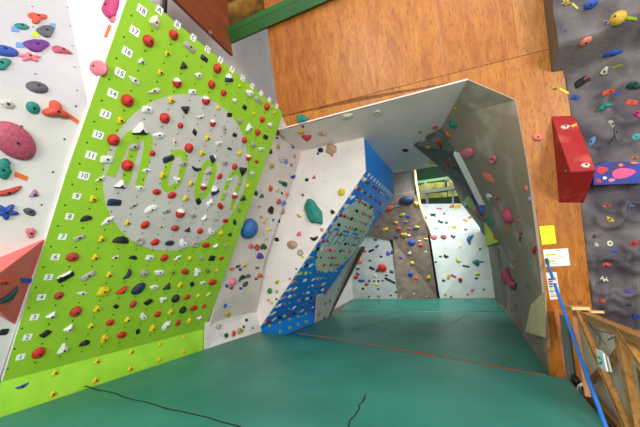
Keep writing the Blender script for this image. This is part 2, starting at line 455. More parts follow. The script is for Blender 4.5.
# tall white wall behind and above the board, running on behind the cave
wb = slab('wall_left_back', [Vector((1.2, 4.02, 0)), Vector((8.4, 4.02, 0)), Vector((8.4, 4.02, 14)), Vector((1.2, 4.02, 14))], .06, mat('greyed_white_wall', (226, 218, 214), .7, (214, 206, 202), scale=1.5), None, 'structure')

wb2 = slab('wall_left_high', [Vector((8.4, 4.02, 4.2)), Vector((14, 4.02, 4.2)), Vector((14, 4.02, 14)), Vector((8.4, 4.02, 14))], .06, MATS['greyed_white_wall'], None, 'structure')

# side wall between the board and the cave
GK = 3.90
gA = [Vector((3.80, GK, Z0 - .93)), aty((207, 322.5), GK), atx((247.5, 313), 4.86), atx((256.5, 312), 5.10)]
apx = atx((264, 262), 5.10); tp = atx((300, 158), 5.10); wl_ = Wd((287, 125.5)); wl_.z = 2.285 + Z0
gn_ = (gA[3] - gA[1]).cross(tp - gA[1]).normalized(); wl_ = hit((287, 125.5), gA[1], gn_)
def g1p(x, z): return Vector((x, gA[1].y - (gn_.x * (x - gA[1].x) + gn_.z * (z - gA[1].z)) / gn_.y, z))
left_hi = Vector((3.9, 3.9 - .47 * 3.2, Z0 + 2.27))
v_ = [gA[1] + Vector((.03, 0, 0)), hit((247.5, 313), gA[1], gn_), gA[3], hit((264, 262), gA[1], gn_), tp, wl_, g1p(3.885, Z0 - .93), g1p(3.885, Z0 + 2.3), Vector((5.10, tp.y - .05, 2.285 + Z0))]
g1 = multi('wall_side', v_, [[6, 0, 1, 2, 3, 4, 5, 7], [4, 8, 5]], .04, m_grey1, 'structure')
gkick = slab('wall_side_kick', [aty((206, 322.5), 3.88), atx((247.5, 313), 4.84), atz((247.5, 337), MAT_MAIN - .02), aty((205, 349.5), 3.88)], .03, m_lgrey, None, 'structure')
gk2 = slab('wall_side_kick', [atx((247.5, 313), 4.84), atx((257, 312), 5.1), atx((262, 333), 5.1), atz((247.5, 337), MAT_MAIN - .02)], .03, m_lgrey, None, 'structure')
reg('G1', g1, gkick, gk2)

# white cheek of the blue board, facing the viewer
BX0, BX1 = 5.10, 7.52
q_ = lambda q: atx(q, BX0)
topz = 2.285 + Z0
bl_bot = BF.copy(); bl_top = BF + BU * 3.66
wp_ = slab('wall_panel', [Vector((BX0, 3.9, .22)), Vector((BX0, 3.9, BF.z)), gA[3], apx, tp, Vector((BX0, tp.y - .05, topz)), Vector((BX0, bl_top.y, topz)), Vector((BX0, bl_top.y, bl_top.z)), Vector((BX0, BF.y, BF.z)), Vector((BX0, BF.y, .22))], .04, m_pinkw, None, 'structure')
reg('W', wp_)

# blue training board
bb = empty('training_board', (6.3, 3.8, 0), 'steep blue training board with pale green round logo inside the cave', 'climbing board')
bp_ = slab('panel', [BF + XV * .03, BF + XV * 2.42, BF + XV * 2.42 + BU * 3.66, BF + XV * .03 + BU * 3.66], .04, m_blue, toward=(6, 0, 0), side=m_whitep)
put_under(bp_, bb)
bk_ = slab('kick_panel', [Vector((5.13, 3.8, BF.z)), Vector((7.52, 3.8, BF.z)), Vector((7.52, 3.8, .004)), Vector((5.13, 3.8, .004))], .04, m_bluek); put_under(bk_, bb)
hd = slab('header_panel', [Vector((5.13, bl_top.y, bl_top.z)), Vector((7.52, bl_top.y, bl_top.z)), Vector((7.52, bl_top.y, topz)), Vector((5.13, bl_top.y, topz))], .04, m_bluek, toward=(6, 0, 0)); put_under(hd, bb)
m_bdisc = mat('pale_mint_logo_paint', (214, 226, 206), .5, (200, 214, 194), scale=3)
def on_blue(q):
    p = hit(q, BF, BN); d = p - BF; return (d.x, d.dot(BU))
bo = [on_blue(q) for q in ((358, 200.5), (367, 202.5), (373, 210), (372, 222), (366, 235), (356, 250), (345, 262), (333, 270), (321, 272.5), (316, 268), (316.5, 256), (322, 243), (332, 227), (344, 211))]
plate('logo_disc', smooth2(bo, 4, True), BF, XV, BU, BN, .003, m_bdisc, bb)
m_bl2 = m_blue
for q1, q2 in (((334, 229), (324, 243)), ((339, 230), (328, 246)), ((343, 231), (334, 245)), ((349, 232), (339, 247)), ((353, 233), (345, 246)), ((358, 235), (350, 248)), ((362, 236), (356, 246))):
    stroke_mesh('logo_letter', [Vector(on_blue(q1)), Vector(on_blue(q2))], .05, BF, XV, BU, BN, .005, m_bl2, bb)
for q1, q2 in (((334, 229), (339, 230)), ((343, 231), (349, 232)), ((353, 233), (358, 235))):
    stroke_mesh('logo_letter', [Vector(on_blue(q1)), Vector(on_blue(q2))], .06, BF, XV, BU, BN, .0045, m_bl2, bb)

# cave roof, plywood front wall, right wall of the cave
apex = Wd((468, 80)); apex.z = topz; cF = Wd((515, 100))
T_ = atz((441, 128), topz); tip = atz((413, 145), topz); l3 = atz((438, 166), topz); hb = Vector((7.52, bl_top.y - .0, topz))
xf = lambda z: 4.8 - math.tan(math.radians(12)) * (z - Z0 + 1.21)
roof = slab('ceiling', [Vector((xf(topz), 2.62, topz)), Vector((xf(topz), apex.y, topz)), T_ + Vector((0, -.1, 0)), Vector((7.65, -.1, topz)), Vector((7.65, 1.5, topz)), Vector((5.05, 2.9, topz))], .05, m_roof, None, 'structure')
reg('roof', roof)
eR = [Wyz(-.80, z) for z in (1.1, 0.1, -1.0, -1.5)]
r1 = atx((455, 152), 5.7); r2 = atx((483, 203), 6.8); r2b = atx((487, 226), 7.6); r3 = atx((500, 250), 8.3); r4 = atx((507, 290), 9.5)
r5 = Vector((10.37, -.92, 0.01)); f1 = Vector((8.8, -.895, 0.01)); f2 = Vector((7.14, -.93, 0.01)); f3 = Vector((5.9, -.955, 0.01)); f4 = Vector((5.07, -.80, 0.01))
Q_ = atx((463, 114), 4.75); S_ = atx((449, 139), 5.55)
ch_ = multi('wall_right_chamfer', [apex, cF, Q_, S_, T_], [[0, 1, 2, 3, 4]], .02, m_rgrey, 'structure')
def along(pts, n):
    d = [0]
    for i in range(1, len(pts)): d.append(d[-1] + (pts[i] - pts[i - 1]).length)
    out = []
    for k in range(n):
        t_ = d[-1] * k / (n - 1)
        for i in range(1, len(pts)):
            if t_ <= d[i] + 1e-6: out.append(pts[i - 1].lerp(pts[i], (t_ - d[i - 1]) / max(1e-6, d[i] - d[i - 1]))); break
    return out
NR = 20
fe = along([cF, Wyz(-.80, 1.1), Wyz(-.81, .1), Wyz(-.80, -1.0), Vector((4.88, -.80, .0))], NR)
# ridge with matching heights so that the ruled surface stays even
re_ = []
for p_ in fe:
    re_.append(None)
rl_ = [Q_, S_, r1, r2, r2b, r3, r4, r5]
def at_height(pts, z):
    for i in range(1, len(pts)):
        if pts[i - 1].z >= z >= pts[i].z: return pts[i - 1].lerp(pts[i], (pts[i - 1].z - z) / max(1e-6, pts[i - 1].z - pts[i].z))
    return pts[0] if z > pts[0].z else pts[-1]
ridge = along(rl_, NR)
rv = []; rf = []; NC = 16
for i in range(NR):
    for j in range(NC): rv.append(fe[i].lerp(ridge[i], j / (NC - 1)))
for i in range(NR - 1):
    for j in range(NC - 1): a_i = i * NC + j; rf.append([a_i, a_i + 1, a_i + NC + 1, a_i + NC])
rw = multi('wall_right', rv, rf, .03, m_rgrey, 'structure')
for p_ in rw.data.polygons: p_.use_smooth = True
rw.data.set_sharp_from_angle(angle=math.radians(38))
reg('R', rw, ch_)
l4 = atx((452, 181), 10); l5 = atx((461, 203), 12.4); l6 = atx((480, 228), 13.5); l7 = atx((487, 240), 13.55); l8 = atx((491.5, 270), 13.75); l9 = Vector((13.95, -.87, .0))
dv = [T_, tip, l3, r1, l4, r2, l5, l6, r2b, l7, r3, l8, r4, l9, r5]
dw = multi('wall_right_back', dv, [[0, 1, 3], [1, 2, 3], [2, 4, 5, 3], [4, 6, 5], [6, 7, 8, 5], [7, 9, 10, 8], [9, 11, 12, 10], [11, 13, 14, 12]], .03, m_dgrey, 'structure', toward=(4, 3, 1.5))
reg('D', dw)
# dark wall edge trim, long white strip
def strip3(name, pts, r, m): return tube(name, pts, r, m)
ws = box_between('corner_strip', atx((457, 152), 5.66), atx((482, 203), 6.72), .10, .10, m_whitep); tag(ws, 'long white corner strip on the ridge inside the cave', 'corner strip')
bs2 = box_between('corner_strip', atx((476.5, 193), 6.85), atx((484, 211), 6.98), .13, .08, mat('violet_blue_plastic', (70, 100, 200), .5)); tag(bs2, 'short blue corner strip below the long white one', 'corner strip')

# plywood front wall with opening: sheets
wf = empty('wall_front', (4.4, 0, 0), 'x', 'x'); del wf['label']; del wf['category']; wf['kind'] = 'structure'
ys = [2.575] + [Wd(q).y for q in ((320, 56), (440, 37), (515, 27))] + [-1.62]
zt = [Wd(q) for q in ((330, 104), (440, 76), (497, 61), (550, 49))]
def seamz(y):
    a = Wd((340, 101.5)); b = Wd((530, 53.5)); t = (y - a.y) / (b.y - a.y); return a.z + (b.z - a.z) * t - Z0
mats4 = [w_b, w_a, w_b2, w_c]
for i in range(4):
    y0, y1 = ys[i], ys[i + 1] + .004
    s = slab('plywood_sheet', [Wyz(y0, 5.2), Wyz(y1, 5.2), Wyz(y1, seamz(y1)), Wyz(y0, seamz(y0))], .03, mats4[i], None, None, w_edge); put_under(s, wf)
def zz(y): return seamz(y) - .006
rz = topz - Z0
low = slab('plywood_sheet', [Wyz(2.575, zz(2.575), -.004), Wyz(2.575, 2.60, -.004), Wyz(2.44, rz - .01, -.004), Wyz(apex.y, rz, -.004), Wyz(-.76, 1.905, -.004), Wyz(-.76, zz(-.76), -.004)], .03, w_low, None, None, w_low); put_under(low, wf)
low2 = slab('plywood_sheet', [Wyz(-.76, zz(-.76), -.004), Wyz(-.76, 1.905, -.004), Wyz(-.80, 1.0, -.004), Wyz(-.83, 0, -.004), Wyz(-.79, -1.0, -.004), Wyz(-.79, -1.46, -.004), Wyz(-1.27, -1.46, -.004), Wyz(-1.27, 1.7, -.004), Wyz(-1.23, zz(-1.23), -.004)], .03, w_low, None, None, w_edge); put_under(low2, wf)
def woodhit(q): return hit(q, WP + WN * .004, WN)
vsw = [Wyz(3.2, 5.2, -.004), Wyz(-1.3, 5.2, -.004), Wyz(-1.3, -1.5, -.004), Wyz(3.2, -1.5, -.004)]
BVH['wood'] = BVHTree.FromPolygons(vsw, [[0, 1, 2, 3]])
# small white end of the header next to the board
we = slab('trim_1', [Wyz(2.60, 2.72), Wyz(2.60, 2.30), Wyz(2.45, 2.28), Wyz(2.55, 2.62)], .03, m_grey1, None, 'structure')

# overhead: brown plank, green beam, yellow ducts
pl_ = slab('overhead_board', [aty((150, -25), 3.3), aty((233, 55.5), 3.3), aty((229, 30), 3.3), aty((226, -30), 3.3)], .05, wood('dark_orange_board', (140, 66, 24), (112, 48, 16), 'x', .6))
tag(pl_, 'dark orange board hanging overhead, above the top of the green board', 'board')
zb = Wyz(0, 3.9)
gbm = empty('ceiling_beam', (3.68, 1, Z0 + 3.9), 'long dark green beam across the top of the plywood wall', 'beam')
m_gb = mat('green_beam_paint', (36, 92, 34), .5, (30, 80, 28), scale=2); m_gb2 = mat('green_beam_upper', (40, 100, 38), .5, (34, 88, 32), scale=2)  # upper face gets a slightly lighter green than the lower face
zbt = atx((260, 11.5), 3.55).z; zbl = Z0 + 3.89; zbm = zbl + (zbt - zbl) * .62
put_under(slab('lower_face', [Vector((3.63, 3.32, zbl)), Vector((3.63, -1.4, zbl)), Vector((3.57, -1.4, zbm)), Vector((3.57, 3.32, zbm))], .06, m_gb), gbm)
put_under(slab('upper_face', [Vector((3.565, 3.30, zbm)), Vector((3.565, -1.4, zbm)), Vector((3.55, -1.4, zbt)), Vector((3.55, 3.30, zbt))], .06, m_gb2), gbm)
m_foil = mat('yellow_foil', (176, 130, 40), .35, (120, 80, 22), scale=4, bump=.9, bscale=6)
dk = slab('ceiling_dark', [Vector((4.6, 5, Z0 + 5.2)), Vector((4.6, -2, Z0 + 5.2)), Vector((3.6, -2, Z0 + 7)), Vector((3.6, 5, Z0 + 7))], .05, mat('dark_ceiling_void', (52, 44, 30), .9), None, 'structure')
for k, (q1, q2, x, r) in enumerate((((198, 6), (272, -26), 3.95, .20), ((226, 17), (300, -15), 4.0, .19))):
    a, b_ = atx(q1, x), atx(q2, x); pts = [a.lerp(b_, t / 14) + Vector((noise.noise(Vector((t, k, 0))) * .05, 0, noise.noise(Vector((t, k, 5))) * .05)) for t in range(-3, 15)]
    o = tube('ventilation_duct', pts, r, m_foil, seg=14)
    tag(o, ('upper' if k == 0 else 'lower') + ' yellow foil wrapped duct above the green beam', 'duct', 'foil ducts above the beam')
pole = box_between('roof_post', aty((166, -20), 3.9), aty((164.5, 12), 3.9), .05, .05, mat('dark_post', (70, 58, 50), .6)); tag(pole, 'thin dark post behind the top edge of the green board', 'post')
kn = tube('pipe_stub', [aty((209.5, 31.5), 3.30), aty((211, 34), 3.25)], .03, mat('pipe_grey', (120, 100, 96), .4)); tag(kn, 'small grey pipe stub at the edge of the overhead orange board', 'pipe')

# ------------------------------------------------------------------ back of the cave
lw3 = slab('wall_left_far', [Vector((7.53, 3.79, 0)), Vector((8.5, 3.84, 0)), hit((362, 246), (7.53, 3.79, 0), (-.05, 1, .45)), hit((338, 254), (7.53, 3.79, 0), (-.05, 1, .45)), hit((318, 285), (7.53, 3.79, 0), (-.05, 1, .45))], .03, m_lgrey, None, 'structure')
lw4 = slab('wall_left_return', [Vector((8.5, 3.84, 0)), hit((362, 246), (7.53, 3.79, 0), (-.05, 1, .45)), atx((365, 247), 8.8), Vector((8.95, 3.96, 0))], .02, m_dgrey, None, 'structure')
reg('G3', lw3)
lw5 = slab('wall_left_end', [Vector((8.9, 4.15, 0)), Vector((13.05, 4.65, 0)), Vector((13.05, 4.65, 3)), Vector((8.9, 4.15, 3))], .05, m_lgrey, None, 'structure')
def lean(q, x0, tan): return hit(q, (x0, 0, 0), (1, 0, tan))
b2v = [Vector((13.02, 4.75, 0)), Vector((13.27, 2.62, 0)), lean((397.5, 262), 13.3, .06), lean((388, 238), 13.3, .10), lean((362, 231), 13.2, .12), lean((350, 245), 13.1, .1)]
bg = multi('wall_back', b2v, [[0, 1, 2, 5], [5, 2, 3, 4]], .05, m_bgrey, 'structure'); reg('B2', bg)
b3v = [Vector((13.25, 2.75, 0)), Vector((13.62, 1.22, 0)), lean((427.5, 235), 13.4, .22), lean((420, 206), 13.2, .25), lean((414, 192), 13.1, .27), lean((384, 196), 13.0, .27), lean((352, 230), 13.2, .2), lean((393, 240), 13.35, .14)]
br = multi('wall_back_brown', b3v, [[0, 1, 2, 7], [7, 2, 3, 6], [6, 3, 4, 5]], .05, m_brown, 'structure'); reg('B3', br)
gp2 = slab('wall_back_header', [lean((385, 171), 12.2, 0), lean((414.5, 170), 12.2, 0), lean((414.5, 193), 12.2, 0), lean((386, 199.5), 12.2, 0)], .05, mat('dark_grey_panel', (104, 102, 100), .6, (92, 90, 88)), None, 'structure')
tr = tube('trim_2', [atx((414.8, 169), 12.0), atx((416, 182), 12.0), atx((419.5, 203), 12.2), atx((424, 218), 12.6), atx((430, 235), 13.2)], .05, w_kite); tr['kind'] = 'structure'
tr3 = tube('trim_3', [atx((393, 198), 12.1), atx((414, 192.5), 12.1)], .04, w_kite); tr3['kind'] = 'structure'
b4v = [Vector((13.62, 1.12, 0)), Vector((13.96, -.87, 0)), atx((487.5, 240), 13.6), atx((483, 232), 13.6), atx((430, 235.5), 13.45), atx((461.5, 203.5), 14.3), atx((417, 204), 14.0), atx((480, 227.5), 13.8)]
bw = multi('wall_back_white', b4v, [[0, 1, 2, 3, 4], [4, 3, 7, 5, 6]], .05, m_bwhite, 'structure'); reg('B4', bw)
gap = slab('wall_back_gap_shade', [atx((426.5, 234), 13.75), atx((431.5, 234), 13.75), atx((440, 299), 13.95), atx((434, 299), 13.95)], .05, m_dark, None, 'structure')  # near-black sheet, paints the shade of the recess
# far room seen above the white back wall
fr = slab('wall_far', [Vector((18, 8, 2)), Vector((18, -3, 2)), Vector((18, -3, 9)), Vector((18, 8, 9))], .05, mat('far_dark_green', (24, 62, 34), .8), None, 'structure')
m_fy = mat('far_yellow_panel', (186, 186, 90), .5, (120, 124, 44), scale=3, bump=.4)
for i, (a, b_) in enumerate((((418, 184.5), (426, 193)), ((427, 182.5), (445, 190)), ((447, 179), (460, 187)), ((417, 194), (426.5, 199)), ((428, 193), (447, 197.5)), ((448, 190), (460, 196)))):
    x = 16.5
    o = slab('wall_insulation_panel', [atx((a[0], a[1] + .8), x), atx((b_[0], a[1] - .8), x), atx((b_[0], b_[1] - .6), x), atx((a[0], b_[1] + .6), x)], .05, m_fy)
    tag(o, '%s yellow insulation panel in the %s row, far behind the cave' % (('left', 'middle', 'right')[i % 3], ('upper', 'lower')[i // 3]), 'insulation panel', 'yellow panels far behind the cave')
rl = empty('guard_rail', atx((440, 203), 15.6), 'grey metal guard rail above the far white wall', 'railing')
m_gm = mat('grey_metal', (150, 156, 150), .4); m_gg = mat('green_girder', (88, 140, 90), .5)
put_under(box_between('handrail', atx((418, 193), 15.5), atx((462, 186.5), 15.5), .08, .16, m_gm), rl)
put_under(box_between('post', atx((425.5, 182), 15.6), atx((427.5, 204), 15.6), .10, .10, m_gm), rl)
put_under(box_between('post', atx((452, 178), 15.6), atx((453, 203), 15.6), .08, .08, m_gm), rl)
put_under(box_between('brace', atx((419, 203), 15.6), atx((429, 207), 15.4), .06, .06, m_gm), rl)
gd = box_between('roof_girder', atx((414, 183), 16), atx((452, 177.5), 16), .1, .14, m_gg); tag(gd, 'pale green girder above the far guard rail', 'girder')
lampo = link('ceiling_lamp', None) if False else None
def sphere_obj(name, c, r, m, sc=(1, 1, 1)):
    bm = bmesh.new(); bmesh.ops.create_uvsphere(bm, u_segments=16, v_segments=10, radius=r)
    for v in bm.verts: v.co = Vector((v.co.x * sc[0], v.co.y * sc[1], v.co.z * sc[2])) + Vector(c)
    for f in bm.faces: f.smooth = True
    me = bpy.data.meshes.new(name); bm.to_mesh(me); bm.free(); me.materials.append(m); return link(name, me)
lampo = sphere_obj('hanging_lamp', atx((447, 180), 14.5), .10, mat('white_lamp', (240, 240, 236), .4), (1, 1, .8)); tag(lampo, 'small white round lamp near the far guard rail', 'lamp')

# ------------------------------------------------------------------ hold library
CLR = dict(red=(208, 42, 30), red2=(196, 60, 54), coral=(226, 84, 62), pink=(238, 128, 140), hotpink=(222, 74, 128), rose=(190, 84, 106), salmon=(240, 130, 112), crimson=(196, 34, 54),
           orange=(232, 112, 44), yellow=(232, 208, 30), gold=(216, 178, 60), cream=(232, 222, 196), beige=(206, 182, 146), tan=(196, 160, 132), brown=(140, 104, 84), brick=(150, 72, 50),
           white=(240, 240, 234), grey=(184, 178, 166), dgrey=(92, 92, 98), black=(26, 27, 32), navy=(36, 46, 78), blue=(38, 82, 180), sky=(96, 140, 190), bigblue=(52, 110, 176), violet=(92, 66, 176), purple=(112, 44, 138), lilac=(176, 130, 180),
           teal=(34, 138, 124), dteal=(20, 74, 70), aqua=(84, 176, 168), green=(36, 160, 74), dgreen=(28, 92, 60), olive=(150, 150, 60), lime=(176, 206, 40), mint=(150, 200, 180), magenta=(204, 60, 120), marble=(222, 206, 200))
WORD = dict(brick='brick red', rose='deep pink', red2='red', hotpink='hot pink', dgrey='dark grey', navy='dark blue', bigblue='blue', dteal='dark teal', dgreen='dark green', sky='light blue', lime='lime green', mint='mint green', gold='golden yellow', marble='pale pink')
def hmat(c):
    n = 'hold_' + c
    if n in MATS: return MATS[n]
    a = CLR[c]; b = tuple(int(v * .8) for v in a)
    return mat(n, a, .5, b, scale=7, detail=3, bump=.25, bscale=45, spec=.4)
m_bolt = mat('bolt_steel', (30, 30, 32), .4)
def outline(kind):
    s = {'ball': lambda t: 1.0,
         'oval': lambda t: 1.0,
         'pebble': lambda t: 1 + .16 * math.cos(3 * t + .5),
         'tri': None, 'block': None, 'slab': None, 'diamond': None,
         'star': lambda t: .72 + .28 * math.cos(5 * t),
         'lobed': lambda t: .74 + .26 * math.cos(3 * t + .9),
         'jug': lambda t: 1 + .12 * math.cos(3 * t) + .08 * math.sin(2 * t + 1),
         'rock': lambda t: 1 + .10 * math.cos(2 * t + .7) + .10 * math.sin(3 * t) + .06 * math.cos(5 * t)}
    return s.get(kind)
def poly_radius(pts):
    def f(t):
        d = Vector((math.cos(t), math.sin(t))); best = 1.0; k = len(pts)
        for i in range(k):
            a = Vector(pts[i]); b = Vector(pts[(i + 1) % k]); e = b - a
            den = d.x * e.y - d.y * e.x
            if abs(den) < 1e-9: continue
            r = (a.x * e.y - a.y * e.x) / den; s = (a.x * d.y - a.y * d.x) / den
            if r > 0 and -1e-6 <= s <= 1 + 1e-6: best = r
        return best
    return f
POLY = dict(tri=[(-1, -.85), (1, -.6), (.05, .95)], wedge=[(-1, -.9), (1, -.9), (.75, .3), (0, .95), (-.75, .3)], block=[(-.95, -.8), (.9, -.95), (1, .8), (-.8, .95)],
            slab=[(-1, -.7), (-.8, -1), (.85, -.9), (1, -.3), (.95, .8), (-.7, 1), (-1, .5)], diamond=[(-1, 0), (-.1, -.95), (1, .1), (.1, .95)], shell=[(-1, -.2), (-.3, -.9), (.8, -.8), (1, .1), (.4, .9), (-.6, .8)],
            half=[(-1, -.7), (1, -.7), (.92, 0), (.6, .62), (0, .95), (-.6, .62), (-.92, 0)], drop=[(-1, .1), (-.2, -.6), (.6, -.95), (1, -.2), (.8, .7), (.1, .7)], fish=[(-1, .2), (-.3, -.8), (.7, -.7), (1, .3), (.4, .8), (-.4, .6)], butterfly=[(-1, .8), (-.3, .3), (.4, .8), (1, .6), (.6, -.2), (.8, -.9), (-.1, -.4), (-.8, -.7)])
LIB = {}
def hold_mesh(kind, c, c2=None, var=0):
    key = (kind, c, c2, var)
    if key in LIB: return LIB[key]
    rnd = random.Random(hash((kind, var)) & 0xffff if False else sum(map(ord, kind)) + var * 17)
    bm = bmesh.new(); smooth = True
    if kind in ('ring', 'donut'):
        R0, r0, NU, NV = .66, .34, 20, 8; vs = []
        for i in range(NU):
            t = 2 * pi * i / NU; vs.append([])
            for j in range(NV):
                a = -pi * .25 + (pi * 1.5) * j / (NV - 1)
                rr_ = R0 + r0 * math.cos(a); z = max(0., .45 + .55 * math.sin(a)) if j not in (0, NV - 1) else 0
                vs[-1].append(bm.verts.new((rr_ * math.cos(t), rr_ * math.sin(t), z)))
        for i in range(NU):
            for j in range(NV - 1): bm.faces.new((vs[i][j], vs[(i + 1) % NU][j], vs[(i + 1) % NU][j + 1], vs[i][j + 1]))
    elif kind in ('bean', 'crescent', 'flame', 'jugc'):
        bend = {'bean': .45, 'crescent': .8, 'flame': .5, 'jugc': .6}[kind]; NU, NV = 14, 8; rings = []
        for i in range(NU):
            s = -1 + 2 * i / (NU - 1)
            w = math.sqrt(max(.02, 1 - s * s)) * .62
            if kind == 'flame': w = .62 * (1 - (s + 1) / 2) ** .7 * (1 + .35 * math.sin(s * 7)) + .05
            yc = bend * (s * s - .5)
            rings.append([bm.verts.new((s, yc + w * math.cos(pi * j / (NV - 1)), (w / .62) ** .8 * math.sin(pi * j / (NV - 1)))) for j in range(NV)])
        for i in range(NU - 1):
            for j in range(NV - 1): bm.faces.new((rings[i][j], rings[i][j + 1], rings[i + 1][j + 1], rings[i + 1][j]))
            bm.faces.new((rings[i][0], rings[i + 1][0], rings[i + 1][NV - 1], rings[i][NV - 1]))
        bm.faces.new(rings[0]); bm.faces.new(rings[-1])
    else:
        fac = kind in POLY
        f = poly_radius(POLY[kind]) if fac else outline(kind)
        NU = 28; smooth = not fac
        if fac:
            # faceted hold: bottom outline, bevelled shoulder and a smaller top plateau pushed to one side
            pts = POLY[kind]; lv = [(1.0, 0.0, 0), (1.0, .18, 0), (.80, .62, .06), (.42, .93, .14), (.0, 1.0, .16)]
            if kind in ('tri', 'wedge', 'half'): lv = [(1.0, 0, 0), (1.0, .12, 0), (.66, .66, -.12), (.30, .95, -.22), (0, 1, -.25)]
            k = len(pts); rings = []
            # round corners: sample 2 points per corner
            sm = []
            for i in range(k):
                a, b, cc = Vector(pts[i - 1]), Vector(pts[i]), Vector(pts[(i + 1) % k])
                for e_, tt in ((a, .14), (cc, .14)): sm.append(b.lerp(e_, tt))
            for sc, z, sh in lv[:-1]: rings.append([bm.verts.new((p.x * sc, p.y * sc + sh, z)) for p in sm])
            tv = bm.verts.new((0, lv[-1][2], 1)); K2 = len(sm)
            for i in range(len(rings) - 1):
                for j in range(K2): bm.faces.new((rings[i][j], rings[i][(j + 1) % K2], rings[i + 1][(j + 1) % K2], rings[i + 1][j]))
            for j in range(K2): bm.faces.new((rings[-1][j], rings[-1][(j + 1) % K2], tv))
            bm.faces.new(rings[0][::-1])
        else:
            NV = 8; rings = []; p = {'ball': 2.0, 'oval': 2.2, 'pebble': 2.4, 'star': 2.6, 'lobed': 2.4, 'jug': 3, 'rock': 2.6}.get(kind, 2)
            for j in range(NV):
                a = (pi / 2) * j / NV; rj = math.cos(a) ** (2 / p) if j else 1; zj = math.sin(a) ** (2 / p)
                ring = []
                for i in range(NU):
                    t = 2 * pi * i / NU; r = rj * f(t); x, y, z = r * math.cos(t), r * math.sin(t), zj
                    if kind in ('rock', 'jug'):
                        k_ = 1 + .16 * noise.noise(Vector((x * 1.6 + var * 3.1, y * 1.6, z * 1.6))); x *= k_; y *= k_; z *= 1 + .2 * noise.noise(Vector((x * 2, y * 2 + var * 5, 3)))
                    if kind == 'jug' and y > .05: z *= 1 - .45 * max(0, 1 - ((x) ** 2 + (y - .45) ** 2) * 5)
                    ring.append(bm.verts.new((x, y, max(0, z) if j else 0)))
                rings.append(ring)
            tv = bm.verts.new((0, 0, 1 if kind != 'jug' else .92))
            for j in range(NV - 1):
                for i in range(NU): bm.faces.new((rings[j][i], rings[j][(i + 1) % NU], rings[j + 1][(i + 1) % NU], rings[j + 1][i]))
            for i in range(NU): bm.faces.new((rings[-1][i], rings[-1][(i + 1) % NU], tv))
            bm.faces.new(rings[0][::-1])
    bmesh.ops.recalc_face_normals(bm, faces=bm.faces[:])
    bm.normal_update()
    for fc in bm.faces:
        fc.smooth = smooth
        if c2: fc.material_index = 1 if (fc.normal.y > .35 and fc.calc_center_median().z > .05) else 0
    me = bpy.data.meshes.new('hold_body'); bm.to_mesh(me); bm.free()
    me.materials.append(hmat(c))
    if c2: me.materials.append(hmat(c2))
    LIB[key] = me; return me
bm = bmesh.new(); bmesh.ops.create_cone(bm, cap_ends=True, segments=10, radius1=1, radius2=.85, depth=1)
BOLT = bpy.data.meshes.new('bolt_head'); bm.to_mesh(BOLT); bm.free(); BOLT.materials.append(m_bolt)
SHAPE_WORD = dict(ball='ball shaped', oval='oval', pebble='knobbly', tri='triangular', wedge='wedge shaped', block='block shaped', slab='slab shaped', diamond='diamond shaped', shell='angular', half='half moon', drop='teardrop',
                  fish='fish shaped', butterfly='bow shaped', star='star shaped', lobed='three lobed', jug='jug', rock='lumpy', ring='ring shaped', donut='doughnut', bean='bean shaped', crescent='crescent', flame='flame shaped', jugc='curved')
HG = dict(ball=.85, oval=.7, pebble=.7, tri=.6, wedge=.6, block=.6, slab=.55, diamond=.45, shell=.6, half=.6, drop=.6, fish=.55, butterfly=.6, star=.5, lobed=.7, jug=.65, rock=.7, ring=.5, donut=.5, bean=.75, crescent=.7, flame=.6, jugc=.7)
HOLDS = []   # (obj, wallkey, kind, colour, c2, w, px, extra)
def frame(Nn, d):
    x = d - Nn * d.dot(Nn); x.normalize(); y = Nn.cross(x).normalized(); return x, y
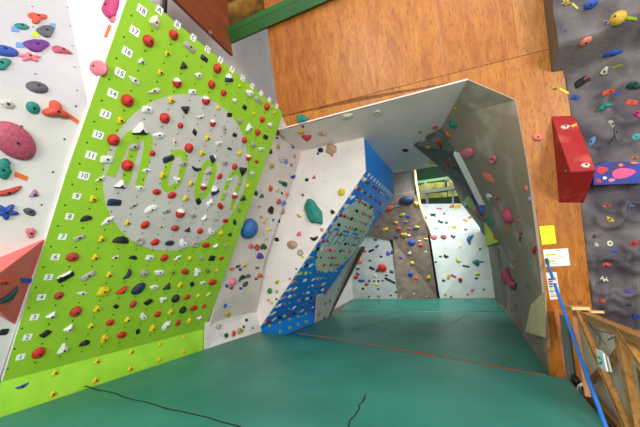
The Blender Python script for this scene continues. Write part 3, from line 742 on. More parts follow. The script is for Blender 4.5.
def place(loc, Nn, w, h, rot, kind, c, c2=None, hz=None, var=0, wall='', emb=.002):
    """loc: point on the surface where the middle of the hold is; w,h in photo pixels"""
    r = (loc - EYE); depth = r.dot(cz); r.normalize()
    ca, sa = math.cos(math.radians(rot)), math.sin(math.radians(rot))
    d1 = cx * ca + cy * sa; d2 = -cx * sa + cy * ca
    un = lambda d: d - r * (d.dot(Nn) / r.dot(Nn))
    e1, e2 = un(d1), un(d2)
    k1 = min(e1.length, 1.9) ** .6; k2 = min(e2.length, 1.9) ** .6
    a = w / 2 * depth / FPX * k1; b = h / 2 * depth / FPX * k2
    if kind in ('oval', 'rock', 'jug', 'ring', 'star', 'lobed', 'donut'):
        # an ellipse seen at a slant: take the main axes of its true outline on the wall
        t1, t2 = frame(Nn, e1)
        v1, v2 = e1.normalized() * a, e2.normalized() * b
        m11, m12, m21, m22 = v1.dot(t1), v2.dot(t1), v1.dot(t2), v2.dot(t2)
        U_, S_v, _ = np.linalg.svd(np.array([[m11, m12], [m21, m22]]))
        ax = t1 * float(U_[0, 0]) + t2 * float(U_[1, 0]); a, b = float(S_v[0]), float(S_v[1])
        if h > w: ax = t1 * float(U_[0, 1]) + t2 * float(U_[1, 1]); a, b = b, a
        if ax.dot(e1) < 0: ax = -ax
        e1 = ax
    if kind in POLY and wall in ('green',): a *= 1.12; b *= 1.2
    if kind in ('ball',): a = b = (w + h) / 4 * depth / FPX
    hzz = HG[kind] * min(a, b) * (hz or 1)
    if kind == 'ball': hzz = a * .95 * (hz or 1)
    x, y = frame(Nn, e1)
    o = link('climbing_hold', hold_mesh(kind, c, c2, var))
    # keep the middle of the body over the wanted point as seen, by sliding along the wall
    off = Nn * hzz * .4; sl_ = r * (off.dot(Nn) / r.dot(Nn)) - off
    mw = Matrix((x * a, y * b, Nn * hzz)).transposed().to_4x4(); mw.translation = loc + sl_ - Nn * emb
    o.matrix_world = mw
    if (w + h) / 2 >= 5 and kind not in ('ring', 'donut', 'flame'):
        bo_ = link('bolt', BOLT); bo_.parent = o; br_ = .011 if depth < 6 else .014
        br_ = max(br_, .035 * a)
        bz = {'ball': 1, 'oval': 1, 'pebble': 1}.get(kind, .98)
        by = {'tri': -.25, 'wedge': -.25, 'half': -.25, 'bean': -.22, 'crescent': -.4, 'jugc': -.3}.get(kind, 0.)
        if kind in POLY and kind not in ('tri', 'wedge', 'half'): by = .16
        bo_.location = (0, by, bz); bo_.scale = (br_ / a, br_ / b, .012 / hzz)
    HOLDS.append(dict(o=o, wall=wall, kind=kind, c=c, c2=c2, w=max(w, h), q=px(loc)))
    return o
NEXT = dict(G1='W', D='R', LV='R')
def H(wall, u, v, w, h, rot, kind, c, c2=None, hz=None, var=0, cat=None):
    loc, n = cast(wall, (u, v))
    if loc is None and wall in NEXT: wall = NEXT[wall]; loc, n = cast(wall, (u, v))
    if loc is None:
        print('MISS', wall, u, v, kind, c); return None
    return place(loc, n, w, h, rot, kind, c, c2, hz, var, wall)
TAPES = []
def tape(wall, u, v, w, h, rot, c):
    loc, n = cast(wall, (u, v))
    if loc is None: print('MISS tape', wall, u, v); return
    r = (loc - EYE); depth = r.dot(cz); r.normalize(); ca, sa = math.cos(math.radians(rot)), math.sin(math.radians(rot))
    un = lambda d: d - r * (d.dot(n) / r.dot(n))
    e1 = un(cx * ca + cy * sa) * (w / 2 * depth / FPX); e2 = un(-cx * sa + cy * ca) * (h / 2 * depth / FPX)
    pts = [loc + e1 * sx + e2 * sy + n * .004 for sx, sy in ((-1, -1), (1, -.9), (1, 1), (-.95, .95))]
    o = slab('tape_marker', pts, .0035, mat('tape_' + c, CLR[c], .6))
    TAPES.append((o, wall, c, (u, v)))

# ------------------------------------------------------------------ holds on the green board
T = dict(r=('ball', 'red', None, 1), ro=('oval', 'red', None, .7), rp=('oval', 'red2', None, .75), rw=('ball', 'red', 'white', 1), y=('pebble', 'yellow', None, .9), yb=('block', 'yellow', None, .85),
         bt=('tri', 'black', None, .9), btw=('tri', 'black', 'white', .8), bs=('slab', 'navy', None, .5), bw=('half', 'black', None, .5), bb=('ball', 'black', None, 1), bd=('diamond', 'black', None, .6), bo=('oval', 'navy', None, .55), bc=('crescent', 'navy', None, .55), bq=('block', 'black', None, .75), bbw=('slab', 'black', 'white', .42),
         wt=('tri', 'white', None, .8), wb=('block', 'white', None, .6), wf=('fish', 'white', None, .55), wr=('rock', 'white', None, .95), wd=('diamond', 'white', None, .38), wc=('crescent', 'cream', None, .45), wh=('half', 'white', None, .42), wp=('drop', 'cream', None, .4), wx=('butterfly', 'white', None, .6),
         gs=('rock', 'grey', None, .9), gl=('slab', 'grey', None, .36), gr=('ring', 'grey', None, .85), gd=('wedge', 'cream', None, .95), gw=('shell', 'grey', None, .6), nw=('wedge', 'navy', 'white', .9), bn=('bean', 'red', None, .6), gm=('rock', 'olive', None, .9))
GREEN = {
 18: 'gd,11,40 r,9.5,0 gl,13,43 bs,8,35 r,9,0 nw,9,0 y,3.5,0 wr,8,0 gl,10,40 r,7,0 y,4,0',
 17: 'r,11,0 y,5.5,0 bt,8.5,0 wr,6.5,0 r,8,0 r,6.5,0 wr,5,0 bq,5,30 y,3,0 r,6,0 wr,5,20',
 16: 'wt,8,20 y,6,0 rw,9.5,0 wb,8,0 rw,9,0 y,4.5,0 bq,5.5,0 gs,5,0 wt,9,-20 r,6.5,0 bq,5.5,20',
 15: 'wd,14,40 wp,13,-15 y,7.5,0 bt,10,60 wc,10,-15 rw,7,0 gl,9,80 bq,5,20 r,6.5,0 gs,6,80 wf,7.5,0',
 14: 'r,12,0 wb,11,5 r,10.5,0 r,6,0 bd,8,80 y,6,0 wx,7.5,0 bw,5.5,20 y,5,80 rw,6.5,0 ro,4.5,0',
 13: 'y,7.5,0 btw,18,8 wf,13,-5 wp,9,70 r,9.5,0 y,6,0 nw,8,70 gs,6,0 r,6.5,0 bt,10,80 wr,5.5,0',
 12: 'r,11.5,0 gw,11,-15 r,6,0 bs,11,-20 gw,9,0 bc,11,15 gw,8,0 ro,7,-60 wx,6,0 gs,4.5,60 y,4.5,0',
 11: 'wb,12.5,0 r,11.5,0 wf,9,0 y,7,0 wt,9.5,70 y,6,0 rw,7,0 nw,9,-30 gs,5,0 rw,7,0 bt,6.5,0',
 10: 'wp,11,-28 btw,13,10 wf,10,15 ro,9,0 ro,9.5,-20 y,6.5,0 bq,6.5,60 wb,8.5,-40 ro,8,60 y,3.5,0 gm,4.5,80',
 9: 'y,8,0 bs,12.5,3 gl,9,-25 wh,14,-25 gw,8.5,-10 rw,10,0 gs,6,0 wt,7.5,0 gs,4.5,60 ro,6.5,0 bo,6.5,85',
 8: 'bw,11,-15 wd,16,-32 y,6,0 ro,10,-35 wp,8,10 rp,8.5,-15 bt,6.5,20 r,6.5,0 wr,7.5,0 y,5,0 bt,5,30',
 7: 'gl,11,-25 y,7,0 bw,15,5 gr,10,-10 ro,9.5,-25 bo,10,-10 wr,9.5,0 gr,7.5,-20 ro,8.5,-15 wt,7,20 gs,4.5,80',
 6: 'rp,12.5,-10 y,7,0 wp,8,-20 bw,8,10 wb,8,0 ro,9,-40 wd,9.5,-30 y,4.5,0 gs,5,0 bq,6.5,0 ro,5,-30',
 5: 'bbw,15,-28 gl,14,-32 y,6.5,0 bc,12,-58 gs,8,-25 wf,11,5 gm,5.5,0 rp,8.5,0 wt,9.5,-40 gm,6,80 y,4,0',
 4: 'rp,9.5,-30 wd,11,5 yb,10,0 bn,12.5,-35 bo,16,-38 wf,9.5,0 bt,8,0 y,5.5,0 bq,5,60 wf,7,0 ro,9,-25',
 3: 'wt,9.5,10 rp,12.5,-35 y,7,0 bq,5,30 rp,8,-45 bd,10,-10 wt,8,180 bb,8.5,0 ro,6.5,-40 y,4,0 wd,6,-40',
 2: 'bd,12,-15 wt,11,150 y,6,0 ro,8.5,-30 y,5.5,0 wr,8,0 ro,7.5,-40 y,6,0 bb,7.5,0 ro,8,-30 r,4.5,0',
 1: 'ro,14,-35 wt,12,-20 bw,10,-15 y,8.5,-20 ro,9.5,-25 bq,5,70 y,7,-10 wh,11.5,-50 ro,6.5,-60 y,5,-20 wt,7,40'}
GRID = {}
for r, row in GREEN.items():
    for ci, cell in enumerate(row.split()):
        t, w, rot = cell.split(','); kind, c, c2, asp = T[t]; w = float(w) * 1.0
        loc = G(ci, r)
        if abs(G(ci, r).x - ccx - GO.x) < 0: pass
        o = place(loc, GN, w, w * asp, float(rot), kind, c, c2, None, (ci * 7 + r) % 3, 'green')
        # sit on the grid bolt exactly
        mw = o.matrix_world.copy(); dd = loc + GN * .003 - mw.translation; mw.translation = mw.translation + dd * .6; o.matrix_world = mw
        HOLDS[-1]['cell'] = (ci, r)
def foot(loc, Nn, w, name, label, group, c='yellow'):
    o = place(loc, Nn, w, w * .9, 0, 'pebble', c, None, .8, 0, '_'); HOLDS.pop(); tag(o, label, 'foot hold', group); o.name = 'foot_hold'
names5 = ('first', 'second', 'third', 'fourth', 'fifth')
for rr_ in (0, 1):
    for k in range(5):
        foot(Vector((1.643 + .2 * (1 + 2 * k), KY, FOLD.z + .017 - .2 * rr_ - .075 + .005)), Vector((0, -1, 0)), 6.8 - .6 * k, 'x', '%s knobbly yellow foot hold from the left, %s row of the green kick panel' % (names5[k], ('upper', 'lower')[rr_]), 'foot holds on the green kick panel')
bj = aty((22.5, 386), KY); o = place(bj, Vector((0, -1, 0)), 13, 5, -22, 'bean', 'blue', None, 1, 0, '_'); HOLDS.pop(); tag(o, 'blue bean shaped hold at the left end of the green kick panel', 'climbing hold')

# ------------------------------------------------------------------ holds on the blue board
BLUE = {
 18: 'white,b brown,R grey,s black,q red,R teal,p white,s white,s - black,q -',
 17: 'red,R lime,p black,q white,s brick,R - navy,q - brick,r white,s -',
 16: 'white,w white,s red,r dgreen,q brown,R olive,p black,b grey,p - black,q black,q',
 15: 'white,w - grey,p black,R mint,p red,r dgreen,q black,q brick,r white,b -',
 14: 'red,R red,R brick,q black,b grey,p mint,p dgrey,q black,q brick,r - navy,q',
 13: 'white,s black,R - brown,q orange,b teal,p dgreen,b - coral,r black,q -',
 12: 'crimson,q - brick,r dgreen,b black,q teal,q - black,q brown,r dgreen,q -',
 11: 'crimson,r black,q - teal,p blue,q cream,q black,b black,q - brick,r -',
 10: 'black,b white,b pink,r red,R pink,r - dgreen,b black,q - red,r -',
 9: 'yellow,q black,q dgreen,q - brick,q crimson,R dgreen,q - - black,q pink,q',
 8: 'navy,b white,w cream,q lime,p red,r - dgrey,b olive,b brick,r pink,q sky,b',
 7: 'lime,b lime,r white,s - brown,b black,q white,R dgrey,q pink,b white,R -',
 6: 'salmon,R green,q white,b - white,w tan,r mint,w white,s teal,q - navy,q',
 5: 'white,w cream,w green,q - white,q white,R mint,q brown,r white,w - -',
 4: 'lilac,b white,b lime,R red,R white,q white,b teal,q mint,q - white,b red,r',
 3: 'white,w lilac,R yellow,q - lilac,r navy,q white,b black,R red,R white,w white,w',
 2: 'white,w teal,q rose,q cream,q white,w - orange,q lime,q black,q red,R -',
 1: 'red,R white,w black,R yellow,r crimson,R black,r yellow,q white,w red,q cream,q white,b'}
SK = dict(R=('oval', 4.8, .85), r=('ball', 3.8, 1), b=('block', 4.2, .7), q=('rock', 3.0, .85), p=('pebble', 2.4, .9), s=('rock', 2.8, .8), w=('slab', 5.0, .5))
ORD = ['top'] + ['%s' % s for s in ('second', 'third', 'fourth', 'fifth', 'sixth', 'seventh', 'eighth', 'ninth', 'tenth', 'eleventh', 'twelfth', 'thirteenth', 'fourteenth', 'fifteenth', 'sixteenth', 'seventeenth', 'bottom')]
NTH = ['first', 'second', 'third', 'fourth', 'fifth', 'sixth', 'seventh', 'eighth', 'ninth', 'tenth', 'eleventh']
for r, row in BLUE.items():
    cnt = 0
    for ci, cell in enumerate(row.split()):
        if cell == '-': continue
        c, s = cell.split(','); kind, w, asp = SK[s]
        loc = B(ci, r); d = (loc - EYE).dot(cz); w = w * 6.6 / d
        o = place(loc, BN, w, w * asp, -30 if s == 'w' else 0, kind, c, None, 1.1, (ci + r) % 3, 'blue'); HOLDS[-1]['nth'] = (18 - r, cnt); cnt += 1
for rr_ in (0, 1):
    for k in range(5):
        foot(Vector((5.1 + .21 + .2 + .4 * k - .04, 3.8, BF.z - .02 - .2 * rr_)), Vector((0, -1, 0)), 4.2 - .2 * k, 'x', '%s pale yellow foot hold from the left, %s row of the blue kick panel' % (names5[k], ('upper', 'lower')[rr_]), 'foot holds on the blue kick panel', 'lime')
def bsticker(loc, s, label):
    me = mesh_from('sticker', [(-s, -s, 0), (s, -s, 0), (s, s, 0), (-s, s, 0), (-s, -s, .003), (s, -s, .003), (s, s, .003), (-s, s, .003)], [[3, 2, 1, 0], [4, 5, 6, 7], [0, 1, 5, 4], [1, 2, 6, 5], [2, 3, 7, 6], [3, 0, 4, 7]])
    me.materials.append(m_stk); ob = link('label_sticker', me); mw = Matrix((XV, BU, BN)).transposed().to_4x4(); mw.translation = loc; ob.matrix_world = mw
    tag(ob, label, 'sticker', 'stickers along the edges of the blue board')
for k in range(11): bsticker(B(k, 18.58), .035, '%s small white sticker from the left along the top of the blue board' % NTH[k])
for r in range(18, 0, -1): bsticker(B(-.72, r), .035, '%s small white sticker%s down the left edge of the blue board' % (ORD[18 - r], ' from the top' if 1 < 19 - r < 18 else ''))

# ------------------------------------------------------------------ holds on the other walls
exec_list = r'''
G1 278 132.5 4 6.5 0 oval crimson
G1 278.5 146.7 3.5 5 0 rock gold
G1 271 151.8 4 5 0 rock dteal
G1 293.3 143.3 5 5.5 0 tri blue
G1 282.2 159.3 7 7 0 rock marble
G1 286.5 162 4 5 0 rock sky
G1 291.5 165 3.2 3 0 rock coral
G1 294.8 156 3 5 0 rock tan
G1 272.3 166 5 5.5 0 rock gold
G1 293 177 8 4.5 -10 drop blue
G1 285 184.2 8 5.5 15 shell dteal
G1 280.7 182.2 5 3.5 0 rock teal
G1 271 188.5 4.5 6.5 0 oval coral
G1 277.5 189.5 4 6 0 rock cream
G1 282.2 193.2 2.6 2.6 0 rock dteal
G1 287.3 194.3 4 4 0 rock salmon
G1 256.2 193.2 4.5 6.5 -50 shell navy
G1 262.3 195.7 7 5.5 0 tri dgreen
G1 279.2 201.8 5 6 0 rock rose
G1 284 203.5 6 5 -30 shell sky
G1 259 206.2 6 4.5 20 butterfly marble
G1 271.3 210.3 6.5 7.5 0 jug black
G1 282.2 211.2 6 7 -60 shell tan
G1 251 229.5 21.5 20 -15 ball bigblue
G1 261.5 217.2 4 3 0 rock grey
G1 267 218.5 5 4 30 butterfly cream
G1 264.5 222 4.5 4 0 rock gold
G1 273.5 220 3 3 0 ball blue
G1 278.3 220.8 4 4.5 0 rock dgreen
G1 269.5 229 5.5 5 0 tri yellow
G1 266.5 238.5 6 5 0 butterfly marble
G1 276.5 239.5 7 5.5 30 diamond black
G1 251.5 246.5 6 6 0 jug salmon
G1 257.3 247.5 5.5 7 0 ring red2
G1 264 247 7 6.5 0 jug dgreen
G1 260.5 256.2 7.5 7 0 jug violet
G1 238.3 266.5 6.5 3 -15 slab dgrey
G1 244.7 265.5 6.5 3.5 -25 bean gold
G1 232.5 269 6 3.2 -10 oval orange
G1 257.5 268 4.5 4 0 butterfly brown
G1 243 277.5 7 5 -20 jug dteal
G1 248.8 276 5 4.5 -20 jug dgrey
G1 260.5 275.8 6 6 -20 jug orange
G1 233.5 282.3 9.5 7 0 ball pink
G1 231.5 288 7 4 -10 star red
G1 245.5 284.2 7 4.5 -45 ring navy
G1 225.5 305.8 4.2 4.2 0 ball blue
G1 231.3 305.2 4.5 2.6 0 butterfly cream
G1 228.2 314.5 8 5.5 15 shell gold
G1 219.3 326.3 5 5 0 rock grey
G1 226.7 335.3 3.8 5 0 rock dgreen
G1 234.2 333.3 4 6 0 oval coral
G1 240.8 330.8 6 5.5 0 jug gold
G1 246.7 320 3.2 3.2 0 block black
G1 244 326.8 2.6 2.6 0 rock dgrey
G1 252.7 328 3 2.2 0 rock brown
roof 300.8 132.3 7.5 5.5 0 oval gold
roof 306.8 138.5 11 9 5 lobed red
roof 322.3 134.5 7 6 20 butterfly tan
roof 405.3 150.7 6.5 4.2 0 oval black
roof 347.2 116.8 12 6.5 -5 block cream
roof 377.3 112.9 8 6 -10 ring marble
roof 420.2 132.6 3.6 3 0 rock olive
W 330.6 148.9 12 11.5 -20 shell tan
W 320.4 150 6 5 0 oval black
W 306.6 179.7 4 3.5 0 oval black
W 313.8 176.8 4.5 5 0 tri rose
W 302.6 194.8 3 3.4 0 rock brown
W 312.8 212.4 26 16 62 rock teal
W 341 192 7.5 7.5 0 ball yellow
W 332.4 212 4.5 4.5 0 rock black
W 299 215.8 6 4 35 bean yellow
W 299 233.9 5 5.2 0 rock pink
W 321.9 229.7 3.5 4 0 rock tan
W 291.7 244.6 11 8.5 8 oval tan
W 300.4 252.5 6.5 6.5 0 ring grey
W 313.9 237.9 8.5 6 -10 crescent black
W 302.7 256.8 3 3 0 rock yellow
W 277.1 282.2 6 4 -45 shell yellow
W 269.6 291 5.5 5.8 0 oval green
W 276.7 291.6 3.5 3.8 0 rock beige
W 268.5 300 5 3 15 tri orange
W 276.3 299.3 2.2 2.2 0 rock black
W 271.7 302.8 3.2 3 0 rock yellow
W 296.2 269 2.4 2.2 0 rock brick
R 454.5 108.8 4 3.4 -15 butterfly gold
R 452.2 125.3 8.5 8.5 0 shell teal
R 457.7 129.5 4.5 3.2 0 rock lilac
R 466.3 153.8 16 13.5 8 oval pink
R 492.2 159.9 11 9 115 ring pink
R 487 178 13 8 12 block salmon
R 489 197.7 10 6 115 crescent white
R 496.6 198.7 7 8 0 ring orange
R 506.2 216 17 15 0 ball rose
R 517.8 221 6.5 6.5 20 ring salmon
R 520.5 233.8 6.5 4.5 10 rock red2
R 525.6 188.5 4 6 0 rock salmon
R 529 199.8 4 5.5 0 rock lilac
R 533.8 250.6 6.5 11 5 oval crimson
R 530 262.7 8 4 10 slab aqua
R 513.6 261.6 7 4.5 0 oval orange
R 511.3 266 9 5.5 60 jug marble
R 527.5 286.4 9 5 12 half teal
R 509.5 281 30 15 55 flame rose
R 520 295.5 6 4 50 oval salmon
R 511 310.3 5 5 0 rock orange
R 515.5 305.8 5 3.8 0 rock navy
R 516.6 321.4 4 4.5 0 rock salmon
R 523 326 2.5 2 0 rock yellow
R 534.7 341.5 4.4 4.2 0 oval orange
R 531 340.3 3.2 3 0 rock blue
wood 301.5 118.6 11 9 -5 jug teal
wood 538 137 11 8 5 oval salmon
wood 555.4 88 7.5 4 5 jugc gold
roof 435 127.5 6 6.5 0 donut pink
D 446.7 135 5 8.5 -20 drop orange
D 438.5 143 4.5 6.5 0 rock red
D 428.3 147.7 6.2 6.2 0 rock gold
D 432 158.2 4.2 4.4 0 oval blue
D 429 135 7.5 4.5 30 slab dgrey
D 422.3 140.2 6 4 -35 slab grey
D 417.2 144 5 4 -20 slab dgrey
D 447 164.8 7.5 13 -5 oval crimson
roof 431.5 163 8 4.5 -15 butterfly lime
D 455 169 6 3 10 slab dteal
D 466.6 206 6 5.5 -20 crescent teal
D 474.5 203.5 4.5 6 20 oval crimson
D 478.5 211 6.5 9 30 slab red2
D 480.5 225.5 5 6 0 rock navy
D 471 212 4 3.5 0 rock green
D 482.5 232 4 6 10 slab bigblue
D 496.8 258.5 3.5 3.2 0 rock grey
D 493.5 254 3 2.6 0 rock mint
D 498 266 3.4 3 0 rock salmon
D 495 270 2.6 2.6 0 rock dgreen
D 497 279 2.2 2.2 0 rock dgrey
B4 450.6 202.2 0.1 0.1 0 rock orange
B4 452 206.3 5 3.6 -20 ring orange
B4 457.7 206.6 6.5 3.6 -25 slab yellow
B4 439.2 208.6 6 2.8 10 butterfly pink
B4 433.3 214.9 6 4.5 0 butterfly dteal
B4 444.3 213.4 3 3 0 tri dteal
B4 425.5 217.7 2.6 3.5 0 rock blue
B4 440.4 221.8 6 3.6 20 butterfly dgreen
B4 446.5 222.5 3.4 2.4 10 rock dteal
B4 465.5 220.3 5 2.6 20 slab gold
B4 470 217.2 4 2.4 -20 slab orange
B4 470.5 222 3.5 2 0 slab white
B4 453.8 226.8 5.2 3.8 0 oval lime
B4 448 227 4 2.8 0 rock marble
B4 436.5 228.4 6 3.4 0 butterfly mint
B4 465.8 229.6 4 2.6 0 shell dgrey
B4 433.9 237 6 5.2 0 rock pink
B4 443.5 236.8 6.2 4.6 10 oval rose
B4 453 236.6 5 4.6 30 butterfly dgrey
B4 470.2 239.3 10 7 110 crescent bigblue
B4 445.9 256.5 5 4.6 30 butterfly black
B4 440.5 256.5 3 2.2 0 rock dgrey
B4 435.7 262 2.2 2 0 rock black
B4 458.1 260.1 5.6 4.6 35 crescent lime
B4 475.7 262.5 7.6 8 0 drop teal
B4 466 266.2 7 2.2 10 slab dgrey
B4 477.6 274 5 3.6 0 half lime
B4 476.5 278.3 3.4 1.8 0 slab black
B4 448.3 277 6 3.6 100 shell gold
B4 453.4 276.1 5.6 2.6 25 slab rose
B4 443.6 280.6 4 3 0 shell dgreen
B4 460.3 280 4.2 4.6 0 oval crimson
B4 472.1 289.9 5 4 -20 star pink
B4 467.9 294.4 2.4 2.2 0 rock coral
B4 483.9 289.5 2.2 2 0 rock dgrey
B4 445.4 294.6 2.4 2.2 0 rock gold
B4 480 249 2.4 2.2 0 rock dgrey
B4 451 296.5 2.2 1.8 0 rock crimson
B4 460.5 246.5 5 2 -45 slab cream
B2 363.8 251 5.4 3 5 half crimson
B2 371.3 250.6 6.4 2.4 -25 slab black
B2 377 246.3 4.4 2.6 -35 slab blue
B2 388 252.9 5 5.4 -20 wedge violet
B2 392.3 252.2 2.6 4 0 slab dgrey
B2 359.5 260.7 6 6.5 0 oval pink
B2 371.9 268.3 5.6 3 25 slab navy
B2 381.8 268 10 8.6 0 shell red
B2 377.2 270.4 3.6 4.2 0 shell dgrey
B2 391.5 271.9 4.2 3 20 slab dteal
B2 396.2 268 3 5 0 rock rose
B2 375 275.8 4.6 3.6 20 shell cream
B2 355.9 277.2 4.6 4 0 oval crimson
B2 361.4 280.8 6.4 3 0 slab blue
B2 369.2 281 2.4 2 0 rock navy
B2 374.4 281 2.4 2 0 rock brick
B2 378.6 281 2.4 2 0 rock black
B2 382.6 280.6 2.4 2 0 rock violet
B2 390 280.6 12 2.4 28 slab black
B2 376.3 284.3 5 3 20 bean yellow
B2 366.6 284.3 3.4 2.8 0 rock brick
B2 396 292.3 2.4 2 0 rock black
B2 378.5 288.7 2.4 2.2 0 rock dgrey
B2 363 288.7 2.4 2.2 0 rock black
B2 368.8 296.4 2.4 2 0 rock dgrey
B2 378.7 296.4 2.6 2 0 rock brown
B2 391 295.3 2.4 2 0 rock dgreen
B2 376 235.2 3 2 0 rock dteal
B2 375.6 239.8 4 2.6 0 rock dgreen
B2 370 260.5 3 2 0 slab dgrey
B2 381 256.6 3 2 10 slab black
B2 357.8 269 4 2 0 slab dteal
B2 357.6 274 4 2 30 slab navy
B2 386.4 275.5 3 1.8 0 slab black
B3 406.8 200.6 15 8.6 -4 oval navy
B3 416.4 203.8 5 4.6 0 rock gold
B3 390 208.4 6.4 4.4 -15 jug coral
B3 396.9 206.7 7 2.2 -25 slab sky
B3 402.5 214.9 5.4 3.4 -20 rock lime
B3 408 216.4 5.4 2.8 25 slab violet
B3 395.6 222.7 5.4 3.6 20 butterfly gold
B3 405.7 222 4 2.8 0 slab sky
B3 385.3 229.6 6 3 -20 slab yellow
B3 398.6 228.7 5.4 3.4 0 oval coral
B3 408.5 228.7 4.4 2.4 0 slab orange
B3 417.4 226.8 5.4 2.4 10 bean yellow
B3 415.6 229 6.4 2.6 0 slab blue
B3 396.2 236.6 4.2 2.8 0 rock violet
B3 404 235 6 4.6 0 rock gold
B3 408.9 235.5 3 2.4 0 rock white
B3 411.6 242.8 7.4 5 10 oval blue
B3 426 238.9 5 2.4 0 bean yellow
B3 420.3 244.8 5 3.8 0 half coral
B3 419.5 241 3 2 0 rock cream
B3 409.6 253.3 3.6 3.4 0 rock cream
B3 401.1 257.6 3.2 2.6 0 rock violet
B3 412 263.2 4.2 4.2 0 ball yellow
B3 410.4 274.2 5 4.4 0 rock blue
B3 416.3 277.7 5 3.4 20 half coral
B3 428.4 277.4 4.2 4 0 rock yellow
B3 414 294.2 2.2 2.2 0 rock beige
B3 426.5 296.8 2.2 2 0 rock tan
B3 425.8 252 2.2 2 0 rock white
G3 330.2 301 2.2 3.4 20 slab black
G3 333.5 304 2 2 0 rock crimson
G3 325.5 303.5 2.2 3.4 20 slab dgrey
G3 338 289.2 2 2.6 0 rock black
G3 342 283 2 2 0 rock brick
G3 319.3 314.5 2 3 0 slab brick
G3 324.6 317.5 2 3 0 slab dgrey
L 37.7 17 23 15 5 lobed coral
L 22 25.9 15 7.5 10 oval teal
L 46.5 30.6 17 14 10 jug dgrey
L 37.3 44.8 24.5 14 5 jug purple
L 61.7 49.3 20 9 5 half rose
L 5 50 28 12 12 oval blue
L 30 56.7 25 12 8 star pink
L 1.5 63.5 20 13 0 jug teal
L 38 86.5 21 12.5 15 oval dgrey
L 7.7 104.5 15 9.5 15 shell marble
L 33.6 108 14 11.5 35 oval teal
L 57 111 29 20 18 lobed coral
L 16 142 46 31 35 oval rose
L 2.5 169.5 20 19 20 rock teal
L 8 191.5 28 10 -15 bean red2
L 34.6 193.2 11 11 0 tri lilac
L 6 212 26 18 0 star blue
L 30 212 13.5 8 25 shell dgrey
L 31 233 9 11.5 10 rock pink
L 4 332.5 9.5 7 -8 block black
cheek 109.5 7 17 22 20 jug magenta
cheek 111.7 18.5 8.5 8 0 oval pink
cheek 107 1.5 8 6 0 oval purple
cheek 97 67.5 22 16 20 oval pink
'''
TAPE_LIST = r'''
G1 277 138 2.4 2.4 0 blue
G1 293 147.3 2.4 2.4 0 blue
roof 302.9 126.5 2.6 2.6 0 blue
W 318 153.6 2.4 2.6 0 blue
W 332 155.2 3 3 0 orange
G1 240.2 269.5 3 3 0 blue
G1 239.5 280.7 2.6 2.6 0 teal
G1 256 278.8 2.8 2.6 0 blue
G1 226.8 286 3.2 3.2 0 blue
G1 240.8 288.4 2.8 2.8 0 blue
W 289.8 278.8 2.4 2.4 0 orange
L 15.3 29.5 8 5 5 sky
L 52.6 26 6 5 5 sky
L 35.3 34.6 7 5 0 lime
L 20 45.2 8.5 5 5 sky
cheek 108 31.5 3 14 22 orange
cheek 96.5 83.5 3 9.5 15 orange
L 73.5 119 12 4 35 orange
L 21 176.3 14 5 20 orange
R 507.6 227.6 5 5 0 orange
R 520 239.2 2 5 10 black
D 440.8 147 1.6 4.5 -25 black
B4 481.5 262 4.2 1.6 0 blue
wood 564 91 10.5 2.4 28 yellow
'''
for ln in exec_list.strip().splitlines():
    a = ln.split()
    if float(a[3]) < 1: continue
    H(a[0], float(a[1]), float(a[2]), float(a[3]), float(a[4]), float(a[5]), a[6], a[7], a[8] if len(a) > 8 else None, None, int(float(a[1])) % 3)
for ln in TAPE_LIST.strip().splitlines():
    a = ln.split(); tape(a[0], *[float(v) for v in a[1:6]], a[6])

# ------------------------------------------------------------------ volumes
def solid(name, verts, faces, m, label, cat, mats2=None):
    me = mesh_from(name, verts, faces)
    bm = bmesh.new(); bm.from_mesh(me); bmesh.ops.recalc_face_normals(bm, faces=bm.faces[:])
    bmesh.ops.bevel(bm, geom=bm.edges[:], offset=.006, segments=1, affect='EDGES'); bm.to_mesh(me); bm.free()
    me.materials.append(m); o = link(name, me); tag(o, label, cat); return o
m_redv = mat('red_volume_paint', (156, 18, 16), .65, (200, 84, 74), scale=3.5, contrast=(.26, .44), detail=6)
LPt = Lp(0, 1.5, lo)
lh = lambda q, off=0.: hit(q, LPt + GN * off, GN)
p1, p2, p3, p4 = lh((46, 238)), lh((15.5, 325)), lh((-60, 282)), lh((-24, 290), .36)
rv_ = solid('climbing_volume', [p1, p2, p3, p4], [[0, 1, 2], [0, 3, 1], [1, 3, 2], [2, 3, 0]], mat('coral_red_volume', (214, 66, 60), .5, (220, 108, 102), scale=2.5), 'red pyramid volume on the white left wall, touching the green board', 'climbing volume')
reg('RV', rv_)
H('RV', 5, 282.5, 16, 6, -3, 'oval', 'coral'); H('RV', 9.5, 296, 24, 9, -38, 'crescent', 'dteal'); tape('RV', 26, 280.5, 11, 5, 3, 'blue')
# red wedge volume on the plywood
wo = lambda q, off: hit(q, WP - WN * off, WN)
va, vb, vc, vd = wo((551, 115.5), -.01), wo((574.5, 115), -.01), wo((559, 203), -.01), wo((584, 203), -.01)
ve, vf = wo((570.5, 172), .42), wo((596, 170), .42)
rbx = solid('climbing_volume', [va, vb, vc, vd, ve, vf], [[0, 1, 5, 4], [4, 5, 3, 2], [0, 4, 2], [1, 3, 5], [0, 2, 3, 1]], m_redv, 'big red wedge volume jutting from the plywood wall beside the moulded rock wall', 'climbing volume')
reg('RB', rbx)
H('RB', 565.5, 126.8, 8, 5, -5, 'rock', 'marble'); H('RB', 586, 165.2, 8, 5.4, 0, 'rock', 'cream'); tape('RB', 573.2, 125.8, 7, 2, -22, 'gold'); H('RB', 565.5, 171, 3, 2, 0, 'rock', 'gold')
